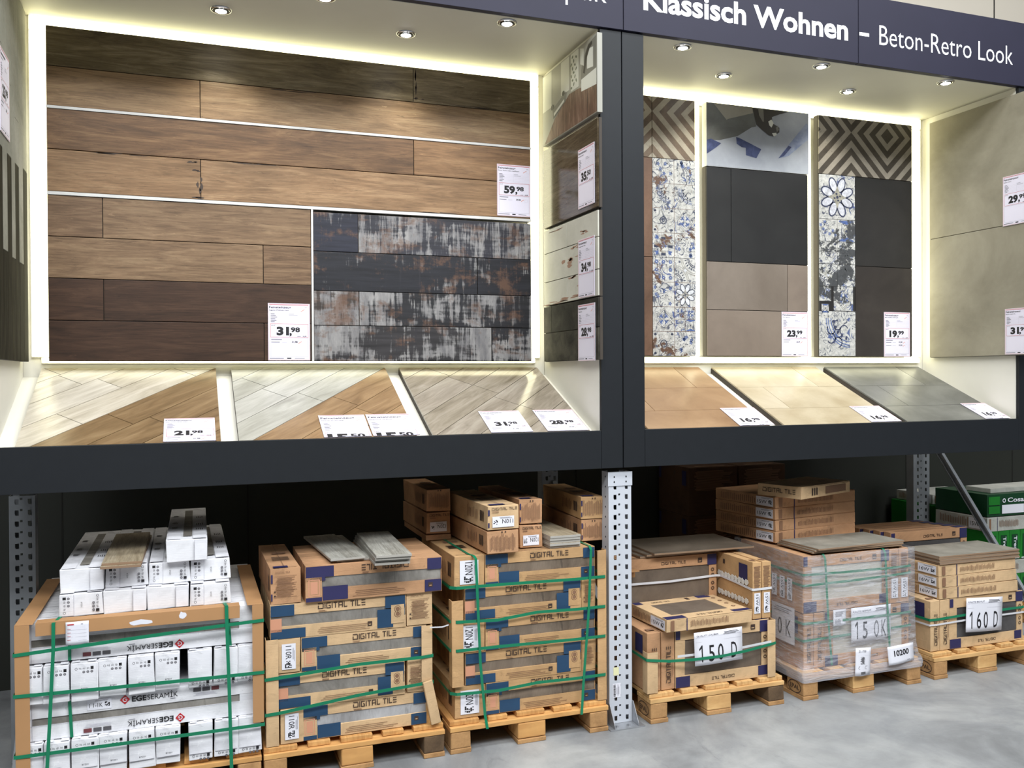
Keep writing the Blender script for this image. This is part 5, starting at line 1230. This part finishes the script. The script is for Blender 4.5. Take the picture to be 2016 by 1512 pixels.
band([(2.127,.60,.325),(2.1275,.2665,.318),(2.25,.2600,.302),(2.38,.2430,.300),(2.55,.2420,.300),(2.69,.2430,.310),(2.86,.2620,.322),(2.8925,.268,.324),(2.893,.8,.324)],(0,0,1),.014,M_strap,'green strap round the fourth stack under the 150 D sheet',group=gs)
band([(2.30,.2630,.318),(2.60,.2600,.318),(2.86,.2630,.335)],(0,0,1),.012,M_strapw,'white strap beside the green one on the fourth stack',group='white straps')
band([(2.148,.6015,.615),(2.45,.6005,.612),(2.74,.6005,.622),(2.7640,.59,.622),(2.7640,.45,.618),(2.7650,.2960,.608),(2.775,.2925,.607),(2.885,.2925,.609),(2.887,.31,.609)],(0,0,1),.012,M_strapw,'white strap across the rear cartons and round the upright ones',group='white straps')
def bigtext(s,w,h,head,gap=None):
    def f(mb):
        x=w*.07
        parts=s.split(' '); W=w*.86; n=sum(len(p) for p in parts)+.5*(len(parts)-1); cw=W/n
        for p in parts:
            for ch in p:
                if ch=='1':
                    hh=h*.50; mb.prism([(x+cw*.36,h*.10),(x+cw*.48,h*.10),(x+cw*.48,h*.10+hh),(x+cw*.38,h*.10+hh),(x+cw*.12,h*.10+hh*.80),(x+cw*.12,h*.10+hh*.68),(x+cw*.36,h*.10+hh*.82)],-.0003,0,M_ink); x+=cw; continue
                mb.text(ch,x+cw*.12,h*.10,h*.50,0,M_ink,bold=.004,width=cw*.62)
                x+=cw
            x+=cw*.5
        rd=random.Random(1); mb.text(head,w*.05,h*.86,h*.05,0,M_grey,bold=.01,width=w*.45); lines(mb,w*.6,h*.85,w*.95,h*.95,3,0,M_ink,rd,False,.4); mb.rect(w*.03,h*.70,w*.97,h*.705,0,M_lgrey); mb.rect(w*.03,h*.83,w*.97,h*.835,0,M_lgrey)
    return f
sheet(2.393,.262,.285,.168,.2560,bigtext('150 D',.285,.168,'QUALITY CALIBER'),'white sheet reading 150 D on the fourth stack',tilt=R3(-1),curl=.010)

# ---- fifth pallet, film wrapped ----
r=pallet(3.052,.250,.800,1.2,'wooden pallet under the film wrapped stack, fifth from the left',1); epal(r,.01)
g5='large cartons inside the film wrap'
for k in range(9): place('big5' if k==0 else 'big5h',mk_big(.580,.062,.300,M_tcream,M_card3,120),T(3.232,.302+.0635*k,.1465),'film wrapped large carton with pale window behind the 150 K sheet' if k==0 else 'film wrapped carton behind the lower front one',GC,g5 if k==0 else g5+', lower rows behind')
for i in range(2): place('big5e',mk_bigend(.065,.60,.298,'vtext',M_card3,122),T(3.092+.0695*i,.300,.1465),'film wrapped carton end with upright lettering, %s one'%('left','right')[i],GC,g5)
z5=.4500
for k in range(9): place('big5u' if k==0 else 'big5uh',mk_big(.580,.062,.306,M_tcream,M_card3,124),T(3.092,.302+.0635*k,z5),'film wrapped large carton with white tile window, upper front' if k==0 else 'film wrapped carton behind the upper front one',GC,g5 if k==0 else g5+', upper rows behind')
for i in range(2): place('big5ue',mk_bigend(.065,.60,.304,'label',M_card3,126,'15W'),T(3.675+.0695*i,.300,z5),'film wrapped carton end with white label at the upper right, %s one'%('left','right')[i],GC,g5)
for i,(z0,z1,a) in enumerate(((.658,.654,0),(.600,.616,0),(.396,.394,0),(.303,.318,.0115))):
    band([(3.084,.85,z0),(3.0845,.2935,z0),(3.38,.2810+a,z0+(z1-z0)*.4),(3.68,.2810+a,z0+(z1-z0)*.8),(3.818,.2935,z1),(3.819,.85,z1)],(0,0,1),.013,M_strap,'strap under the film, %s level one'%('topmost','second','third','lowest')[i],group='straps under the film')
band([(3.215,.60,.7615),(3.216,.2920,.7615),(3.219,.2800,.74),(3.24,.2800,.40),(3.262,.2800,.16)],(1,0,0),.013,M_strap,'upright strap under the film, left one',group='straps under the film')
band([(3.622,.60,.7615),(3.623,.2920,.7615),(3.626,.2800,.74),(3.64,.2800,.45),(3.656,.2800,.20)],(1,0,0),.013,M_strap,'upright strap under the film, right one',group='straps under the film')
def d3(mb): rd=random.Random(5); lines(mb,.01,.05,.075,.08,6,0,M_grey,rd,False,.4); lines(mb,.01,.01,.05,.04,8,0,M_grey,rd,True,.5)
sheet(3.395,.262,.272,.192,.2855,bigtext('15 OK',.272,.192,'KALITE BOYUT'),'white sheet reading 15 OK behind the stretch film',curl=.0025)
sheet(3.274,.367,.086,.088,.2840,d3,'small printed note behind the film, left of the 15 OK sheet','delivery_note',cat='note',curl=.003)
# paper on the left side of the stack
r=thing('paper_sign','white sheet ending in K on the left side of the wrapped stack','paper sign',face((3.0815,.56,.262),(0,-1,0),(0,0,1)))
mb=MB(); mb.box(0,0,0,.20,.20,.0006,M_label); mb.build('sheet',r)
mb=MB(); mb.text('0',.055,.035,.095,.001,M_ink,width=.035); mb.text('K',.125,.035,.095,.001,M_ink,width=.045); lines(mb,.02,.16,.18,.19,3,.001,M_grey,random.Random(3),False,.4); mb.build('lettering',r)
for i,y in enumerate((.56,.49,.425)):
    mb=MB(); label_mesh(mb,0,0,.045,.12,'15W',random.Random(i),True); tag(mb.build('shipping_label',None,face((3.0830,y,.50),(0,-1,0),(0,0,1))),'white label on the left side of the wrapped stack, %s'%('rear','middle','front')[i],'label','labels on the left side of the wrapped stack')
# stretch film
t=NT('stretch_film')
n=t.noise(t.coord((1,1,1),(0,0,0),(.0,.5,.35)),3.5,4,.6,1.5); v=t.coord((5,5,38),(0,0,0),(.12,.30,.1)); s=t.noise(v,1.3,5,.65,1.2)
al=t.math('MULTIPLY',t.ramp(s,[(.40,(0,0,0,1)),(.72,(1,1,1,1))]),.40); al=t.math('ADD',al,.13)
t.bump(t.math('ADD',t.math('MULTIPLY',s,1.0),n),.7,.012); t.done((214,216,224),.18)
t.l(al,t.b.inputs['Alpha']); M_film=t.m
t=NT('stretch_film_bunched'); s=t.noise(t.coord((3,3,50),(0,0,0),(.1,.1,0)),1.6,5,.6,1); t.bump(s,.8,.01); t.done((206,206,214),.25)
t.l(t.math('ADD',t.math('MULTIPLY',s,.6),.28),t.b.inputs['Alpha']); M_film2=t.m
mb=MB(); rd=random.Random(9)
lv=[(.095,.040),(.125,.044),(.150,.040),(.175,.024),(.23,.014),(.32,.010),(.45,.0095),(.60,.0095),(.72,.0095),(.762,.008)]
xa,xb,ya,yb_=3.088,3.820,.284,.92
def ringpts(z,off):
    P=[]; N=18
    def seg(p,q,n):
        for i in range(n): P.append((p[0]+(q[0]-p[0])*i/n,p[1]+(q[1]-p[1])*i/n))
    c=off*.6
    A=[(xa-off+c*.5,ya-off),(xb+off-c*.5,ya-off),(xb+off,ya-off+c*.5),(xb+off,yb_+off*.3),(xa-off,yb_+off*.3),(xa-off,ya-off+c*.5)]
    for a,b,n in ((0,1,N),(1,2,1),(2,3,14),(3,4,N),(4,5,14),(5,0,1)): seg(A[a],A[b],n)
    return [(x+rd.uniform(-.002,.002),y-abs(rd.uniform(0,.004)) if y<.4 else y,z) for x,y in P]
R_=[ringpts(z,o) for z,o in lv]; n=len(R_[0]); vs=[p for r_ in R_ for p in r_]
fs=[((j-2)*n+i,(j-2)*n+(i+1)%n,(j-1)*n+(i+1)%n,(j-1)*n+i) for j in range(2,len(lv)-1) for i in range(n)]
rt=thing('stretch_film','clear stretch film wrapped round the fifth stack','film',T(0,0,0))
mb.add(vs[2*n:],fs,M_film); mb.build('film_sheet',rt,smooth=True)
mb=MB(); fs=[(j*n+i,j*n+(i+1)%n,(j+1)*n+(i+1)%n,(j+1)*n+i) for j in range(0,2) for i in range(n)]; mb.add(vs[:3*n],fs,M_film2); mb.build('bunched_skirt',rt,smooth=True)
def d4(mb):
    rd=random.Random(8); mb.text('Z1-1700',.02,.125,.012,0,M_ink,width=.05); mb.rect(.01,.108,.095,.1085,0,M_lgrey)
    for i in range(18): mb.rect(.03+rd.uniform(0,.02),.062+.0022*i,.055+rd.uniform(0,.01),.0632+.0022*i,0,M_ink)
    lines(mb,.015,.035,.09,.055,4,0,M_grey,rd,False,.4)
    for i in range(12): mb.rect(.035+.003*i,.008,.0365+.003*i,.022,0,M_ink)
sheet(3.372,.102,.104,.150,.2350,d4,'narrow white slip with barcode hanging at the foot of the wrapped stack','delivery_note',cat='note',curl=.012,tilt=R3(4))
sheet(3.600,.133,.180,.100,.2330,lambda mb:(mb.text('10200',.040,.045,.030,0,M_ink,bold=.03,width=.105),mb.rect(.13,.012,.15,.014,0,M_grey)),'white sheet reading 10200 at the foot of the wrapped stack',tilt=R3(-3),curl=.012)
# flat cartons and tiles on top
zt=.7645+.003
for k in range(4): place('flat5',mk_flat(.66,.50,.0655,M_tcon,M_card3,130),T(3.150+(0,.004,-.002,.003)[k],.618+.004*(k%2),zt+.0665*k,R3(9)),'flat carton with white label on the wrapped stack, %s of four'%('lowest','second','third','topmost')[k],GC,'flat cartons on the wrapped stack')
place('flat5t',mk_flat(.50,.29,.068,M_tcon,M_card2,131,False,'marks'),T(3.215,.470,zt+.267,R3(19)),'short carton with logo on top of the four flat cartons',GC,'')
gb='pale tiles on the wrapped stack'
for k,(dx,dy,rz) in enumerate(((-.02,.010,.01),(-.012,.002,.02),(.0,-.014,.055))): slab(.615,.305,.0095,M_slabm,M_edgeb,T(3.170+dx,.285+dy,zt+.0099*k,rz),'pale grey tile on the front top of the wrapped stack, %s'%('lowest','middle','topmost')[k],gb)

# ---- sixth pallet ----
r=pallet(3.953,.258,.800,1.2,'pale wooden pallet at the right, sixth from the left',1); epal(r,.01)
g6='large cartons on the sixth pallet'
for k in range(14): place('big6' if k==0 else 'big6h',mk_big(.565,.062,.292,M_tdark,M_card2,140),T(4.106,.300+.0635*k,.1465),'large carton with dark tile window behind the 160 D sheet' if k==0 else 'large carton behind the front one on the sixth pallet',GC,g6 if k==0 else g6+', rows behind')
for i in range(2): place('big6e',mk_bigend(.066,.60,.290,'vtext',M_card2,142),T(3.966+.070*i,.298,.1465),'large carton end with upright logo on the sixth pallet, %s one'%('left','right')[i],GC,g6)
z6=.1465+.2955
for k in range(3): place('flat6',mk_flat(.595,.30,.0625,M_tdark,M_card2,143,txt='16W'),T(4.025+(.004,0,-.002)[k],.296,z6+.0655*k,R3(.5*(k-1))),'flat carton with white label under the grey tiles, %s of three'%('lowest','middle','topmost')[k],GC,'flat cartons on the sixth stack')
for k in range(5): slab(.612,.300,.0098,M_slabm,M_edgeb,T(4.026+(.004,0,.002,-.002,0)[k],.292,z6+.1965+.0102*k,R3(.4*(k%2))),'grey tile in the pile of five on the sixth stack, %s'%('lowest','second','third','fourth','topmost')[k],'pile of grey tiles on the sixth stack')
for k in range(5): place('back6' if k==0 else 'back6h',mk_big(.610,.058,.312,M_tdark,M_card3,145),T(4.055-.022*k,.700+.066*k,z6+.001),'carton with logo standing behind the grey tiles, frontmost of the row' if k==0 else 'carton in the row receding behind the grey tiles',GC,'row of cartons behind the grey tiles'+('' if k==0 else ', rear ones'))
for i,(z0,mt_) in enumerate(((.336,M_strap),(.306,M_strapw))):
    band([(3.955,.80,z0-.008),(3.9555,.2945,z0-.006),(4.00,.2920,z0-.006),(4.30,.2900,z0+.004),(4.674,.2945,z0+.004),(4.6745,.8,z0)],(0,0,1),.014 if i==0 else .010,mt_,'%s strap round the sixth stack'%('green','white')[i],group=None)
sheet(4.205,.240,.278,.196,.2830,bigtext('160 D',.278,.196,'KALITE BOYUT'),'white sheet reading 160 D on the sixth stack',tilt=R3(3),curl=.008)

# ---- shaded goods behind ----
pallet(3.10,1.50,.80,.44,'shaded pallet behind the fourth and fifth stacks',0)
for k in range(3):
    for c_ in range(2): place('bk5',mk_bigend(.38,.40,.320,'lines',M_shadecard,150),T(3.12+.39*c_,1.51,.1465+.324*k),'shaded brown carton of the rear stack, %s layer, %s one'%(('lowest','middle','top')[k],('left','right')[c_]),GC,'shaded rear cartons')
M_green=plain('carton_green',(24,120,36),.5,0,.1,8); M_dgreen=plain('carton_dark_green',(10,62,32),.5,0,.1,8); M_lt=card('carton_pale_grey',(176,176,168),7)
def green(W,D,H,kind,seed):
    def f(label,cat,group):
        rd=random.Random(seed); r=thing('green_carton',label,cat,None,group); mb=MB(); e=.0007
        mb.box(0,0,0,W,D,H,M_dgreen if kind=='wide' else M_green,.002,rd); mb.M=front(0,-.0024,0)
        if kind=='wide':
            mb.rect(.01,H*.52,W*.28,H*.9,e,M_green); mb.rect(.01,H*.12,W*.28,H*.46,e,M_green); mb.rect(W*.33,H*.10,W*.84,H*.50,e,M_label); mb.text('Cosa',W*.46,H*.62,H*.2,e,M_label,bold=.02,width=W*.38); mb.ring(W*.38,H*.70,H*.06,H*.10,e,M_label,12)
            mb.rect(W*.88,H*.1,W*.98,H*.5,e,M_green)
        else:
            mb.rect(W*.22,H*.10,W*.78,H*.86,e,M_dgreen); mb.text('Trend',W*.42,H*.8,W*.28,e*2,M_label,bold=.02,width=H*.6,rot=-PI/2); mb.rect(W*.1,H*.02,W*.9,H*.05,e,M_label)
        mb.build('cardboard',r,bevel=.002); return r
    return f
pallet(5.115,.90,.80,.5,'shaded pallet under the green cartons beyond the rack brace',0)
for j in range(2):
    for i in range(8): place('gr_s',green(.097,.45,.20,'up',1),T(5.115+.10*i,.95,.1465+.3035*j+(.0 if j else 0)),'green carton end, %s row, %s beyond the brace'%(('lower','upper')[j],('leftmost','second','third','fourth','fifth','sixth','seventh','eighth')[i]),'carton','green carton ends')
    for i in range(2): place('gr_w',mk_flat(.395,.45,.095,M_tlight,M_lt,160),T(5.115+.40*i,.95,.349+.3035*j),'pale grey flat carton between the green ones, %s, %s'%(('lower','upper')[j],('left','right')[i]),'carton','pale cartons among the green ones')
for i in range(2): place('gr_l',green(.395,.45,.150,'wide',2),T(5.115+.40*i,.95,.7545),'dark green carton with white lettering on the green stack, %s'%('left','right')[i],'carton','wide green cartons')
slab(.60,.20,.03,M_lt,M_lt,T(5.20,1.0,.9065,.05),'pale board lying on top of the green cartons','')
pallet(5.16,1.47,.80,.45,'shaded pallet behind the rack brace',0)
for k in range(3): place('gr_b',green(.78,.40,.20,'plain',3),T(5.17,1.49,.1465+.2045*k),'long green carton in the shade behind the brace, %s'%('lowest','middle','topmost')[k],'carton','long green cartons')
place('gr_f',mk_flat(.50,.35,.07,M_tlight,M_lt,161),T(5.20,1.51,.762,.03),'pale flat carton on the shaded green cartons','carton','')
for o in bpy.data.objects:
    if o.get('group')=='' : del o['group']
